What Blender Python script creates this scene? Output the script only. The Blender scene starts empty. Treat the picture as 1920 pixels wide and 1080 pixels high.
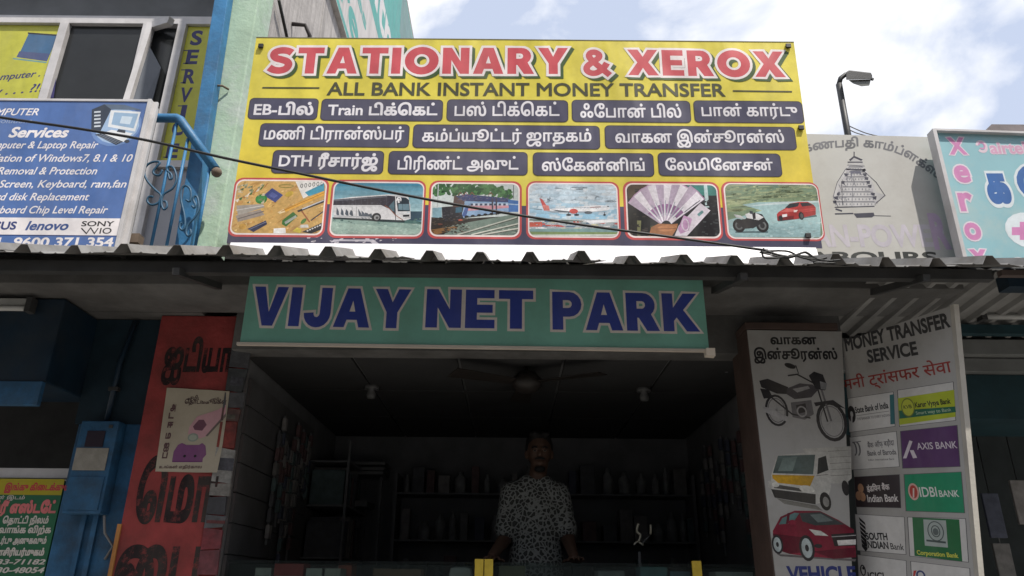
import bpy, bmesh, math, random
from mathutils import Vector, Matrix, noise
random.seed(7)
S = bpy.context.scene
COL = S.collection
R = math.radians

# ------------------------------------------------------------------ camera, sky, sun
FPX, PITCH, ROLL, EYE = 1400.0, 22.0, 0.5, 1.5       # focal in photo pixels (1920 wide)
cd = bpy.data.cameras.new('camera'); cam = bpy.data.objects.new('camera', cd); COL.objects.link(cam)
cd.sensor_width = 36.0; cd.lens = 36.0 * FPX / 1920.0; cd.clip_start = 0.05; cd.clip_end = 2000
cam.location = (0, 0, EYE)
cam.rotation_euler = (Matrix.Rotation(R(90 + PITCH), 4, 'X') @ Matrix.Rotation(R(ROLL), 4, 'Z')).to_euler()
S.camera = cam

SUN_EL, SUN_AZ = 60.0, -40.0        # azimuth measured from straight behind the camera, towards the left
w = bpy.data.worlds.new('World'); S.world = w; w.use_nodes = True
nt = w.node_tree; N = nt.nodes; Lk = nt.links
bg = N['Background']
sky = N.new('ShaderNodeTexSky'); sky.sky_type = 'NISHITA'; sky.sun_disc = False
sky.sun_elevation = R(SUN_EL); sky.sun_rotation = R(180 + SUN_AZ); sky.air_density = 1.0; sky.dust_density = 1.6; sky.ozone_density = 1.0
tc = N.new('ShaderNodeTexCoord'); mp = N.new('ShaderNodeMapping'); mp.inputs['Scale'].default_value = (1.6, 1.6, 2.6); mp.inputs['Location'].default_value = (0.55, 0.3, 0.15)
nz = N.new('ShaderNodeTexNoise'); nz.inputs['Scale'].default_value = 2.6; nz.inputs['Detail'].default_value = 7; nz.inputs['Roughness'].default_value = 0.52; nz.inputs['Distortion'].default_value = 0.25
rp = N.new('ShaderNodeValToRGB'); rp.color_ramp.elements[0].position = 0.46; rp.color_ramp.elements[1].position = 0.58
rp.color_ramp.elements[0].color = (0.06, 0.06, 0.06, 1)
mx = N.new('ShaderNodeMix'); mx.data_type = 'RGBA'
Lk.new(tc.outputs['Generated'], mp.inputs['Vector']); Lk.new(mp.outputs['Vector'], nz.inputs['Vector']); Lk.new(nz.outputs['Fac'], rp.inputs['Fac'])
Lk.new(rp.outputs['Color'], mx.inputs[0]); hz = N.new('ShaderNodeMix'); hz.data_type = 'RGBA'; hz.inputs[0].default_value = 0.75; hz.inputs[7].default_value = (7.2, 8.2, 10.5, 1)      # thin bright high haze over the clear sky
Lk.new(sky.outputs['Color'], hz.inputs[6]); Lk.new(hz.outputs[2], mx.inputs[6]); mx.inputs[7].default_value = (11.2, 11.3, 11.6, 1)
Lk.new(mx.outputs[2], bg.inputs['Color']); bg.inputs['Strength'].default_value = 0.10

sl = bpy.data.lights.new('sun', 'SUN'); sl.energy = 5.0; sl.angle = R(0.6); sl.color = (1, 0.95, 0.87)
sun = bpy.data.objects.new('sun', sl); COL.objects.link(sun); sun.location = (-2, -6, 14)
sd = Vector((math.sin(R(SUN_AZ)) * math.cos(R(SUN_EL)), math.cos(R(SUN_AZ)) * math.cos(R(SUN_EL)), -math.sin(R(SUN_EL))))
sun.rotation_euler = sd.to_track_quat('-Z', 'Y').to_euler()
S.view_settings.view_transform = 'Standard'; S.view_settings.look = 'None'; S.view_settings.gamma = 1; S.view_settings.exposure = 0.0
S.view_settings.use_curve_mapping = False
try:
    S.cycles.max_bounces = 8; S.cycles.diffuse_bounces = 5; S.cycles.use_denoising = True
except Exception: pass

# ------------------------------------------------------------------ helpers: photo pixel -> ray -> surface
_p, _r = R(PITCH), R(ROLL)
def ray(x, y):
    u, v = x - 960.0, 540.0 - y
    u, v = u * math.cos(_r) - v * math.sin(_r), u * math.sin(_r) + v * math.cos(_r)
    return Vector((u, FPX * math.cos(_p) - v * math.sin(_p), FPX * math.sin(_p) + v * math.cos(_p)))
CAM = Vector((0, 0, EYE))
def onY(x, y, Y):
    d = ray(x, y); return CAM + d * (Y / d.y)
class Plane:
    def __init__(s, o, n):
        s.o = Vector(o); s.n = Vector(n).normalized()
        s.ux = Vector((0, 0, 1)).cross(s.n).normalized()          # to the viewer's right
        s.uy = s.n.cross(s.ux).normalized()
    def hit(s, x, y):
        d = ray(x, y); return CAM + d * ((s.o - CAM).dot(s.n) / d.dot(s.n))
    def ab(s, x, y):
        q = s.hit(x, y) - s.o; return (q.dot(s.ux), q.dot(s.uy))
    def pt(s, a, b, lift=0.0): return s.o + s.ux * a + s.uy * b + s.n * lift
def planeY(Y, lean=0.0): return Plane((0, Y, 3.0), (0, -1, lean))

def lin(c):
    c = c / 255.0
    return c / 12.92 if c <= 0.04045 else ((c + 0.055) / 1.055) ** 2.4
def rgb(r, g, b, k=1.0): return (min(lin(r) * k, 0.9), min(lin(g) * k, 0.9), min(lin(b) * k, 0.9), 1.0)

# ------------------------------------------------------------------ materials
MATS = {}
def mat(name, col, rough=0.6, var=0.25, scale=6.0, bump=0.15, metal=0.0, dirt=None, streak=False, spec=0.4, bscale=None):
    """procedural surface: noise-mottled colour, optional dirt colour in patches or vertical streaks, fine bump"""
    if name in MATS: return MATS[name]
    m = bpy.data.materials.new(name); m.use_nodes = True; t = m.node_tree; n = t.nodes; l = t.links
    b = n['Principled BSDF']; b.inputs['Roughness'].default_value = rough; b.inputs['Metallic'].default_value = metal
    b.inputs['Specular IOR Level'].default_value = spec
    co = n.new('ShaderNodeTexCoord')
    nz = n.new('ShaderNodeTexNoise'); nz.inputs['Scale'].default_value = scale; nz.inputs['Detail'].default_value = 8; nz.inputs['Roughness'].default_value = 0.6
    l.new(co.outputs['Object'], nz.inputs['Vector'])
    rp = n.new('ShaderNodeValToRGB'); rp.color_ramp.elements[0].position = 0.3; rp.color_ramp.elements[1].position = 0.7
    c = col[:3]
    rp.color_ramp.elements[0].color = tuple(x * (1 - var) for x in c) + (1,)
    rp.color_ramp.elements[1].color = tuple(min(0.92, x * (1 + var * 0.6)) for x in c) + (1,)
    l.new(nz.outputs['Fac'], rp.inputs['Fac'])
    out = rp.outputs['Color']
    if dirt:
        mp = n.new('ShaderNodeMapping'); mp.inputs['Scale'].default_value = (9, 9, 0.7) if streak else (1.7, 1.7, 1.7)
        l.new(co.outputs['Object'], mp.inputs['Vector'])
        n2 = n.new('ShaderNodeTexNoise'); n2.inputs['Scale'].default_value = 1.6; n2.inputs['Detail'].default_value = 9; n2.inputs['Roughness'].default_value = 0.68
        l.new(mp.outputs['Vector'], n2.inputs['Vector'])
        r2 = n.new('ShaderNodeValToRGB'); r2.color_ramp.elements[0].position = 0.47; r2.color_ramp.elements[1].position = 0.72
        l.new(n2.outputs['Fac'], r2.inputs['Fac'])
        mxn = n.new('ShaderNodeMix'); mxn.data_type = 'RGBA'; mxn.inputs[7].default_value = tuple(dirt[:3]) + (1,)
        l.new(r2.outputs['Color'], mxn.inputs[0]); l.new(out, mxn.inputs[6]); out = mxn.outputs[2]
    l.new(out, b.inputs['Base Color'])
    if bump > 0:
        n3 = n.new('ShaderNodeTexNoise'); n3.inputs['Scale'].default_value = bscale or scale * 7; n3.inputs['Detail'].default_value = 5
        l.new(co.outputs['Object'], n3.inputs['Vector'])
        bp = n.new('ShaderNodeBump'); bp.inputs['Strength'].default_value = bump; bp.inputs['Distance'].default_value = 0.01
        l.new(n3.outputs['Fac'], bp.inputs['Height']); l.new(bp.outputs['Normal'], b.inputs['Normal'])
    MATS[name] = m; return m
def print_mat(name='print_ink', rough=0.42, var=0.10, scale=14.0, dirt=0.08, ripple=0.45, wear=None):
    """printed vinyl: colour of each printed shape from the 'Col' attribute, mottled with fine ink noise and grime, slightly wavy sheet"""
    if name in MATS: return MATS[name]
    m = bpy.data.materials.new(name); m.use_nodes = True; t = m.node_tree; n = t.nodes; l = t.links
    b = n['Principled BSDF']; b.inputs['Roughness'].default_value = rough; b.inputs['Specular IOR Level'].default_value = 0.3
    at = n.new('ShaderNodeAttribute'); at.attribute_name = 'Col'
    co = n.new('ShaderNodeTexCoord')
    nz = n.new('ShaderNodeTexNoise'); nz.inputs['Scale'].default_value = scale; nz.inputs['Detail'].default_value = 10; nz.inputs['Roughness'].default_value = 0.7
    l.new(co.outputs['Object'], nz.inputs['Vector'])
    mr = n.new('ShaderNodeMapRange'); mr.inputs[1].default_value = 0.3; mr.inputs[2].default_value = 0.7; mr.inputs[3].default_value = 1 - var; mr.inputs[4].default_value = 1 + var
    l.new(nz.outputs['Fac'], mr.inputs[0])
    mu = n.new('ShaderNodeMix'); mu.data_type = 'RGBA'; mu.blend_type = 'MULTIPLY'; mu.inputs[0].default_value = 1
    l.new(at.outputs['Color'], mu.inputs[6]); l.new(mr.outputs[0], mu.inputs[7])
    mp = n.new('ShaderNodeMapping'); mp.inputs['Scale'].default_value = (3, 3, 0.8); l.new(co.outputs['Object'], mp.inputs['Vector'])
    n2 = n.new('ShaderNodeTexNoise'); n2.inputs['Scale'].default_value = 1.3; n2.inputs['Detail'].default_value = 8; n2.inputs['Roughness'].default_value = 0.65
    l.new(mp.outputs['Vector'], n2.inputs['Vector'])
    r2 = n.new('ShaderNodeMapRange'); r2.inputs[1].default_value = 0.45; r2.inputs[2].default_value = 0.8; r2.inputs[3].default_value = 0; r2.inputs[4].default_value = dirt * 2.5
    l.new(n2.outputs['Fac'], r2.inputs[0])
    m2 = n.new('ShaderNodeMix'); m2.data_type = 'RGBA'; m2.inputs[7].default_value = (0.28, 0.25, 0.2, 1)
    l.new(r2.outputs[0], m2.inputs[0]); l.new(mu.outputs[2], m2.inputs[6]); fin = m2.outputs[2]
    if wear:                                              # paint worn through to the surface below
        n4 = n.new('ShaderNodeTexNoise'); n4.inputs['Scale'].default_value = 26; n4.inputs['Detail'].default_value = 9; n4.inputs['Roughness'].default_value = 0.75; l.new(co.outputs['Object'], n4.inputs['Vector'])
        r4 = n.new('ShaderNodeValToRGB'); r4.color_ramp.elements[0].position = 0.52; r4.color_ramp.elements[1].position = 0.66; l.new(n4.outputs['Fac'], r4.inputs['Fac'])
        m4 = n.new('ShaderNodeMix'); m4.data_type = 'RGBA'; m4.inputs[7].default_value = wear; l.new(r4.outputs['Color'], m4.inputs[0]); l.new(fin, m4.inputs[6]); fin = m4.outputs[2]
    l.new(fin, b.inputs['Base Color'])
    if ripple > 0:                                        # slack sheet: soft sagging ripples
        mp5 = n.new('ShaderNodeMapping'); mp5.inputs['Scale'].default_value = (1.5, 1.5, 0.6); mp5.inputs['Rotation'].default_value = (0, 0.35, 0); l.new(co.outputs['Object'], mp5.inputs['Vector'])
        n5 = n.new('ShaderNodeTexNoise'); n5.inputs['Scale'].default_value = 2.2; n5.inputs['Detail'].default_value = 2.5; l.new(mp5.outputs['Vector'], n5.inputs['Vector'])
        bp = n.new('ShaderNodeBump'); bp.inputs['Strength'].default_value = ripple; bp.inputs['Distance'].default_value = 0.12; l.new(n5.outputs['Fac'], bp.inputs['Height']); l.new(bp.outputs['Normal'], b.inputs['Normal'])
    MATS[name] = m; return m

# ------------------------------------------------------------------ scene objects
LOC = {}
def props(o, label=None, cat=None, group=None, kind=None):
    if label: o['label'] = label
    if cat: o['category'] = cat
    if group: o['group'] = group
    if kind: o['kind'] = kind
    return o
def thing(name, label, cat, loc=(0, 0, 0), group=None):
    o = bpy.data.objects.new(name, None); COL.objects.link(o); o.location = loc; o.empty_display_size = 0.1
    LOC[o.name] = Vector(loc)
    return props(o, label, cat, group)
def link(name, me, parent=None):
    o = bpy.data.objects.new(name, me); COL.objects.link(o)
    if parent is not None:
        o.parent = parent
        o.matrix_parent_inverse = Matrix.Translation(-LOC.get(parent.name, Vector((0, 0, 0))))
    return o

class MB:
    """collects shapes, builds ONE mesh"""
    def __init__(s): s.v = []; s.f = []; s.smooth = []
    def raw(s, vs, fs, sm=False):
        k = len(s.v); s.v += [Vector(q) for q in vs]; s.f += [tuple(i + k for i in f) for f in fs]; s.smooth += [sm] * len(fs); return s
    def hexa(s, p): return s.raw(p, [(0, 3, 2, 1), (4, 5, 6, 7), (0, 1, 5, 4), (1, 2, 6, 5), (2, 3, 7, 6), (3, 0, 4, 7)])
    def box(s, x0, x1, y0, y1, z0, z1):
        return s.hexa([(x0, y0, z0), (x1, y0, z0), (x1, y1, z0), (x0, y1, z0), (x0, y0, z1), (x1, y0, z1), (x1, y1, z1), (x0, y1, z1)])
    def slab(s, quad, n, t):
        """quad of 4 points extruded by t along -n"""
        q = [Vector(c) for c in quad]; n = Vector(n).normalized(); b = [c - n * t for c in q]
        return s.hexa([b[0], b[1], b[2], b[3], q[0], q[1], q[2], q[3]])
    def bar(s, a, b, wd, ht, up=(0, 0, 1)):
        a, b = Vector(a), Vector(b); d = (b - a).normalized(); u = Vector(up)
        if abs(d.dot(u)) > 0.95: u = Vector((0, 1, 0))
        sx = d.cross(u).normalized() * wd / 2; sz = sx.cross(d).normalized() * ht / 2
        return s.hexa([a - sx - sz, a + sx - sz, a + sx + sz, a - sx + sz, b - sx - sz, b + sx - sz, b + sx + sz, b - sx + sz])
    def tube(s, pts, r, seg=8, r2=None, caps=True):
        pts = [Vector(p) for p in pts]; n = len(pts); k = len(s.v); ref = None
        for i, p in enumerate(pts):
            d = (pts[min(i + 1, n - 1)] - pts[max(i - 1, 0)]).normalized()
            if ref is None:
                ref = d.cross(Vector((0, 0, 1)) if abs(d.z) < 0.9 else Vector((1, 0, 0))).normalized()
            ref = (ref - d * ref.dot(d)).normalized(); bi = d.cross(ref)
            rr = r if r2 is None else r + (r2 - r) * i / max(1, n - 1)
            for j in range(seg):
                a = 2 * math.pi * j / seg; s.v.append(p + (ref * math.cos(a) + bi * math.sin(a)) * rr)
        for i in range(n - 1):
            for j in range(seg):
                s.f.append((k + i * seg + j, k + i * seg + (j + 1) % seg, k + (i + 1) * seg + (j + 1) % seg, k + (i + 1) * seg + j)); s.smooth.append(True)
        if caps:
            s.f.append(tuple(k + j for j in reversed(range(seg)))); s.smooth.append(False)
            s.f.append(tuple(k + (n - 1) * seg + j for j in range(seg))); s.smooth.append(False)
        return s
    def lathe(s, prof, c, seg=20, axis='z'):
        k = len(s.v); c = Vector(c)
        for r, z in prof:
            for j in range(seg):
                a = 2 * math.pi * j / seg; q = (r * math.cos(a), r * math.sin(a), z)
                if axis == 'y': q = (q[0], q[2], q[1])
                s.v.append(c + Vector(q))
        for i in range(len(prof) - 1):
            for j in range(seg):
                s.f.append((k + i * seg + j, k + i * seg + (j + 1) % seg, k + (i + 1) * seg + (j + 1) % seg, k + (i + 1) * seg + j)); s.smooth.append(True)
        return s
    def ball(s, c, rx, ry=None, rz=None, seg=16, ring=10, rot=None):
        ry = ry or rx; rz = rz or rx; k = len(s.v); c = Vector(c)
        for i in range(ring + 1):
            t = math.pi * i / ring
            for j in range(seg):
                a = 2 * math.pi * j / seg; q = Vector((rx * math.sin(t) * math.cos(a), ry * math.sin(t) * math.sin(a), rz * math.cos(t)))
                if rot: q = rot @ q
                s.v.append(c + q)
        for i in range(ring):
            for j in range(seg):
                s.f.append((k + i * seg + j, k + (i + 1) * seg + j, k + (i + 1) * seg + (j + 1) % seg, k + i * seg + (j + 1) % seg)); s.smooth.append(True)
        return s
    def build(s, name, m, parent=None, bevel=0.0):
        me = bpy.data.meshes.new(name); me.from_pydata([tuple(q) for q in s.v], [], s.f); me.update()
        me.polygons.foreach_set('use_smooth', s.smooth)
        bm = bmesh.new(); bm.from_mesh(me)
        if bevel > 0:
            bmesh.ops.bevel(bm, geom=[e for e in bm.edges if len(e.link_faces) == 2 and e.calc_face_angle(0) > 0.6], offset=bevel, segments=2, affect='EDGES', profile=0.6)
        bmesh.ops.recalc_face_normals(bm, faces=bm.faces); bm.to_mesh(me); bm.free()
        if m: me.materials.append(m)
        return link(name, me, parent)

# ---- lettering
from mathutils.geometry import delaunay_2d_cdt
_tc = {}
def fill_nonzero(loops):
    """triangles covering the non-zero-winding area of closed outlines (overlapping strokes merge)"""
    groups = []
    for L in sorted(loops, key=lambda L: min(p[0] for p in L)):
        lo, hi = min(p[0] for p in L), max(p[0] for p in L)
        if groups and lo < groups[-1][1] - 1e-4: groups[-1][0].append(L); groups[-1][1] = max(groups[-1][1], hi)
        else: groups.append([[L], hi])
    V, F = [], []
    for ls, _ in groups:
        vs, es, segs = [], [], []
        for L in ls:
            k = len(vs); n = len(L); vs += [Vector(p) for p in L]; es += [(k + i, k + (i + 1) % n) for i in range(n)]
            segs += [(L[i], L[(i + 1) % n]) for i in range(n)]
        ov, oe, of, *_r2 = delaunay_2d_cdt(vs, es, [], 0, 1e-5)
        k = len(V); V += [(v.x, v.y) for v in ov]
        for f in of:
            if len(f) < 3: continue
            cx = sum(ov[i].x for i in f) / len(f); cy = sum(ov[i].y for i in f) / len(f); wn = 0
            for (x0, y0), (x1, y1) in segs:
                if (y0 <= cy) != (y1 <= cy) and x0 + (cy - y0) / (y1 - y0) * (x1 - x0) > cx: wn += 1 if y1 > y0 else -1
            if wn: F.append(tuple(i + k for i in f))
    return V, F
def glyphs(body, off, shear=0.0, space=1.0):
    key = (body, round(off, 4), shear, space)
    if key in _tc: return _tc[key]
    c = bpy.data.curves.new('t', 'FONT'); c.body = body; c.shear = shear; c.space_character = space; c.resolution_u = 4; c.fill_mode = 'NONE'
    o = bpy.data.objects.new('t', c)
    me = bpy.data.meshes.new_from_object(o)
    nxt = {e.vertices[0]: e.vertices[1] for e in me.edges}; co = [(v.co.x, v.co.y) for v in me.vertices]
    if len(nxt) < len(me.edges):                          # edge order lost: rebuild by neighbours
        nb = {}
        for e in me.edges: a, b = e.vertices; nb.setdefault(a, []).append(b); nb.setdefault(b, []).append(a)
        nxt = {}
        for s0 in sorted(nb):
            if s0 in nxt: continue
            p_, q_ = s0, (s0 + 1 if s0 + 1 in nb[s0] else nb[s0][0]); nxt[p_] = q_
            while q_ != s0:
                r_ = [t for t in nb[q_] if t != p_]; p_, q_ = q_, (r_[0] if r_ else s0); nxt[p_] = q_
    seen = set(); loops = []
    for s0 in sorted(nxt):
        if s0 in seen: continue
        L = []; q_ = s0
        while q_ is not None and q_ not in seen: seen.add(q_); L.append(co[q_]); q_ = nxt.get(q_)
        if len(L) > 2: loops.append(L)
    bpy.data.objects.remove(o); bpy.data.curves.remove(c); bpy.data.meshes.remove(me)
    if off and loops:                                     # embolden: outlines of one glyph share the sense of its largest outline
        grp = []
        for L in sorted(loops, key=lambda L: min(p[0] for p in L)):
            lo, hi = min(p[0] for p in L), max(p[0] for p in L)
            if grp and lo < grp[-1][1] - 1e-4: grp[-1][0].append(L); grp[-1][1] = max(grp[-1][1], hi)
            else: grp.append([[L], hi])
        loops = []
        for ls, _ in grp:
            sg = 1 if area2(max(ls, key=lambda L: abs(area2(L)))) > 0 else -1
            loops += [grow(L, off * sg) for L in ls]
    _tc[key] = fill_nonzero(loops); return _tc[key]

# heavy block capitals: outlines in a cell one unit high
def arcp(cx, cy, rx, ry, a0, a1, n=8): return [(cx + rx * math.cos(R(a0 + (a1 - a0) * i / n)), cy + ry * math.sin(R(a0 + (a1 - a0) * i / n))) for i in range(n + 1)]
def stroke(pts, t):
    P = [Vector(p) for p in pts]; fine = []
    for i in range(len(P) - 1):
        p0, p1, p2, p3 = P[max(0, i - 1)], P[i], P[i + 1], P[min(len(P) - 1, i + 2)]
        for j in range(4):
            u = j / 4; fine.append(0.5 * ((2 * p1) + (p2 - p0) * u + (2 * p0 - 5 * p1 + 4 * p2 - p3) * u * u + (3 * p1 - p0 - 3 * p2 + p3) * u ** 3))
    fine.append(P[-1]); Lf, Rt = [], []
    for i, p in enumerate(fine):
        dd = (fine[min(i + 1, len(fine) - 1)] - fine[max(0, i - 1)]).normalized(); nn = Vector((-dd.y, dd.x)) * t / 2; Lf.append(tuple(p + nn)); Rt.append(tuple(p - nn))
    return Lf + Rt[::-1]
_PO = [(0, 0), (0, 1), (0.46, 1)] + arcp(0.46, 0.67, 0.33, 0.33, 90, -90)
BLOCK = {
 'V': (0.95, [[(0, 1), (0.30, 1), (0.475, 0.35), (0.65, 1), (0.95, 1), (0.62, 0), (0.33, 0)]]), 'I': (0.30, [[(0, 0), (0, 1), (0.30, 1), (0.30, 0)]]),
 'J': (0.74, [[(0.44, 1), (0.74, 1)] + arcp(0.37, 0.34, 0.37, 0.36, 0, -180, 10) + [(0.27, 0.36)] + arcp(0.355, 0.34, 0.085, 0.10, 180, 360, 6)]),
 'A': (1.0, [[(0.33, 1), (0.67, 1), (1, 0), (0.70, 0), (0.64, 0.19), (0.36, 0.19), (0.30, 0), (0, 0)], [(0.42, 0.40), (0.58, 0.40), (0.5, 0.68)]]),
 'Y': (1.0, [[(0, 1), (0.34, 1), (0.5, 0.66), (0.66, 1), (1, 1), (0.65, 0.4), (0.65, 0), (0.35, 0), (0.35, 0.4)]]),
 'N': (0.88, [[(0, 0), (0, 1), (0.29, 1), (0.59, 0.48), (0.59, 1), (0.88, 1), (0.88, 0), (0.59, 0), (0.29, 0.52), (0.29, 0)]]),
 'E': (0.73, [[(0, 0), (0, 1), (0.72, 1), (0.72, 0.78), (0.29, 0.78), (0.29, 0.61), (0.68, 0.61), (0.68, 0.40), (0.29, 0.40), (0.29, 0.22), (0.73, 0.22), (0.73, 0)]]),
 'T': (0.86, [[(0, 1), (0.86, 1), (0.86, 0.77), (0.58, 0.77), (0.58, 0), (0.28, 0), (0.28, 0.77), (0, 0.77)]]),
 'P': (0.79, [_PO + [(0.29, 0.34), (0.29, 0)], [(0.29, 0.57), (0.43, 0.57)] + arcp(0.43, 0.675, 0.10, 0.105, -90, 90, 5) + [(0.29, 0.78)]]),
 'R': (0.88, [_PO[:3] + arcp(0.46, 0.68, 0.32, 0.32, 90, -50) + [(0.88, 0), (0.54, 0), (0.33, 0.34), (0.29, 0.34), (0.29, 0)], [(0.29, 0.58), (0.43, 0.58)] + arcp(0.43, 0.68, 0.09, 0.10, -90, 90, 5) + [(0.29, 0.78)]]),
 'K': (0.97, [[(0, 0), (0, 1), (0.29, 1), (0.29, 0.62), (0.58, 1), (0.95, 1), (0.56, 0.56), (0.97, 0), (0.62, 0), (0.37, 0.36), (0.29, 0.27), (0.29, 0)]]),
 'O': (1.12, [arcp(0.56, 0.5, 0.56, 0.53, 360, 0, 28)[:-1], arcp(0.56, 0.5, 0.25, 0.25, 0, 360, 20)[:-1]]),
 'X': (1.04, [[(0, 1), (0.36, 1), (0.52, 0.72), (0.69, 1), (1.03, 1), (0.70, 0.51), (1.04, 0), (0.68, 0), (0.51, 0.29), (0.34, 0), (0, 0), (0.33, 0.50)]]),
 'S': (0.84, [stroke([(0.76, 0.79), (0.62, 0.865), (0.42, 0.885), (0.23, 0.83), (0.165, 0.71), (0.25, 0.59), (0.44, 0.53), (0.62, 0.46), (0.69, 0.33), (0.61, 0.18), (0.42, 0.115), (0.22, 0.14), (0.06, 0.23)], 0.255)]),
 '&': (0.98, [stroke([(0.88, 0.02), (0.62, 0.27), (0.34, 0.56), (0.23, 0.74), (0.29, 0.87), (0.43, 0.89), (0.55, 0.80), (0.53, 0.67), (0.36, 0.53), (0.17, 0.36), (0.15, 0.20), (0.28, 0.10), (0.46, 0.11), (0.66, 0.26), (0.80, 0.48)], 0.215)]),
}
def area2(L): return sum(L[i][0] * L[(i + 1) % len(L)][1] - L[(i + 1) % len(L)][0] * L[i][1] for i in range(len(L)))
def grow(L, d):
    """push a closed outline outwards by d (holes, being clockwise, shrink)"""
    out = []; n = len(L)
    for i in range(n):
        a, b, c = Vector(L[i - 1]), Vector(L[i]), Vector(L[(i + 1) % n]); e1, e2 = (b - a), (c - b)
        if e1.length < 1e-9 or e2.length < 1e-9: continue
        e1.normalize(); e2.normalize(); n1, n2 = Vector((e1.y, -e1.x)), Vector((e2.y, -e2.x)); m = n1 + n2
        if m.length < 0.2: out.append(tuple(b + n1 * d)); continue
        m.normalize(); out.append(tuple(b + m * min(d / max(0.25, m.dot(n1)), d * 1.7)))
    return out
def block_glyphs(body, ext, gap=0.10, space=0.45):
    key = ('block', body, round(ext, 4), gap)
    if key in _tc: return _tc[key]
    loops = []; x = 0.0
    for ch in body:
        if ch == ' ': x += space; continue
        wd, cs = BLOCK[ch]
        for i, L in enumerate(cs):
            if (area2(L) > 0) != (i == 0): L = L[::-1]
            q = grow(L, ext) if ext else L
            loops.append([(x + p[0], p[1]) for p in q])
        x += wd + gap
    _tc[key] = fill_nonzero(loops); return _tc[key]
def ref_h(ch):
    vs, _ = glyphs(ch, 0.0); return max(v[1] for v in vs)

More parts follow.
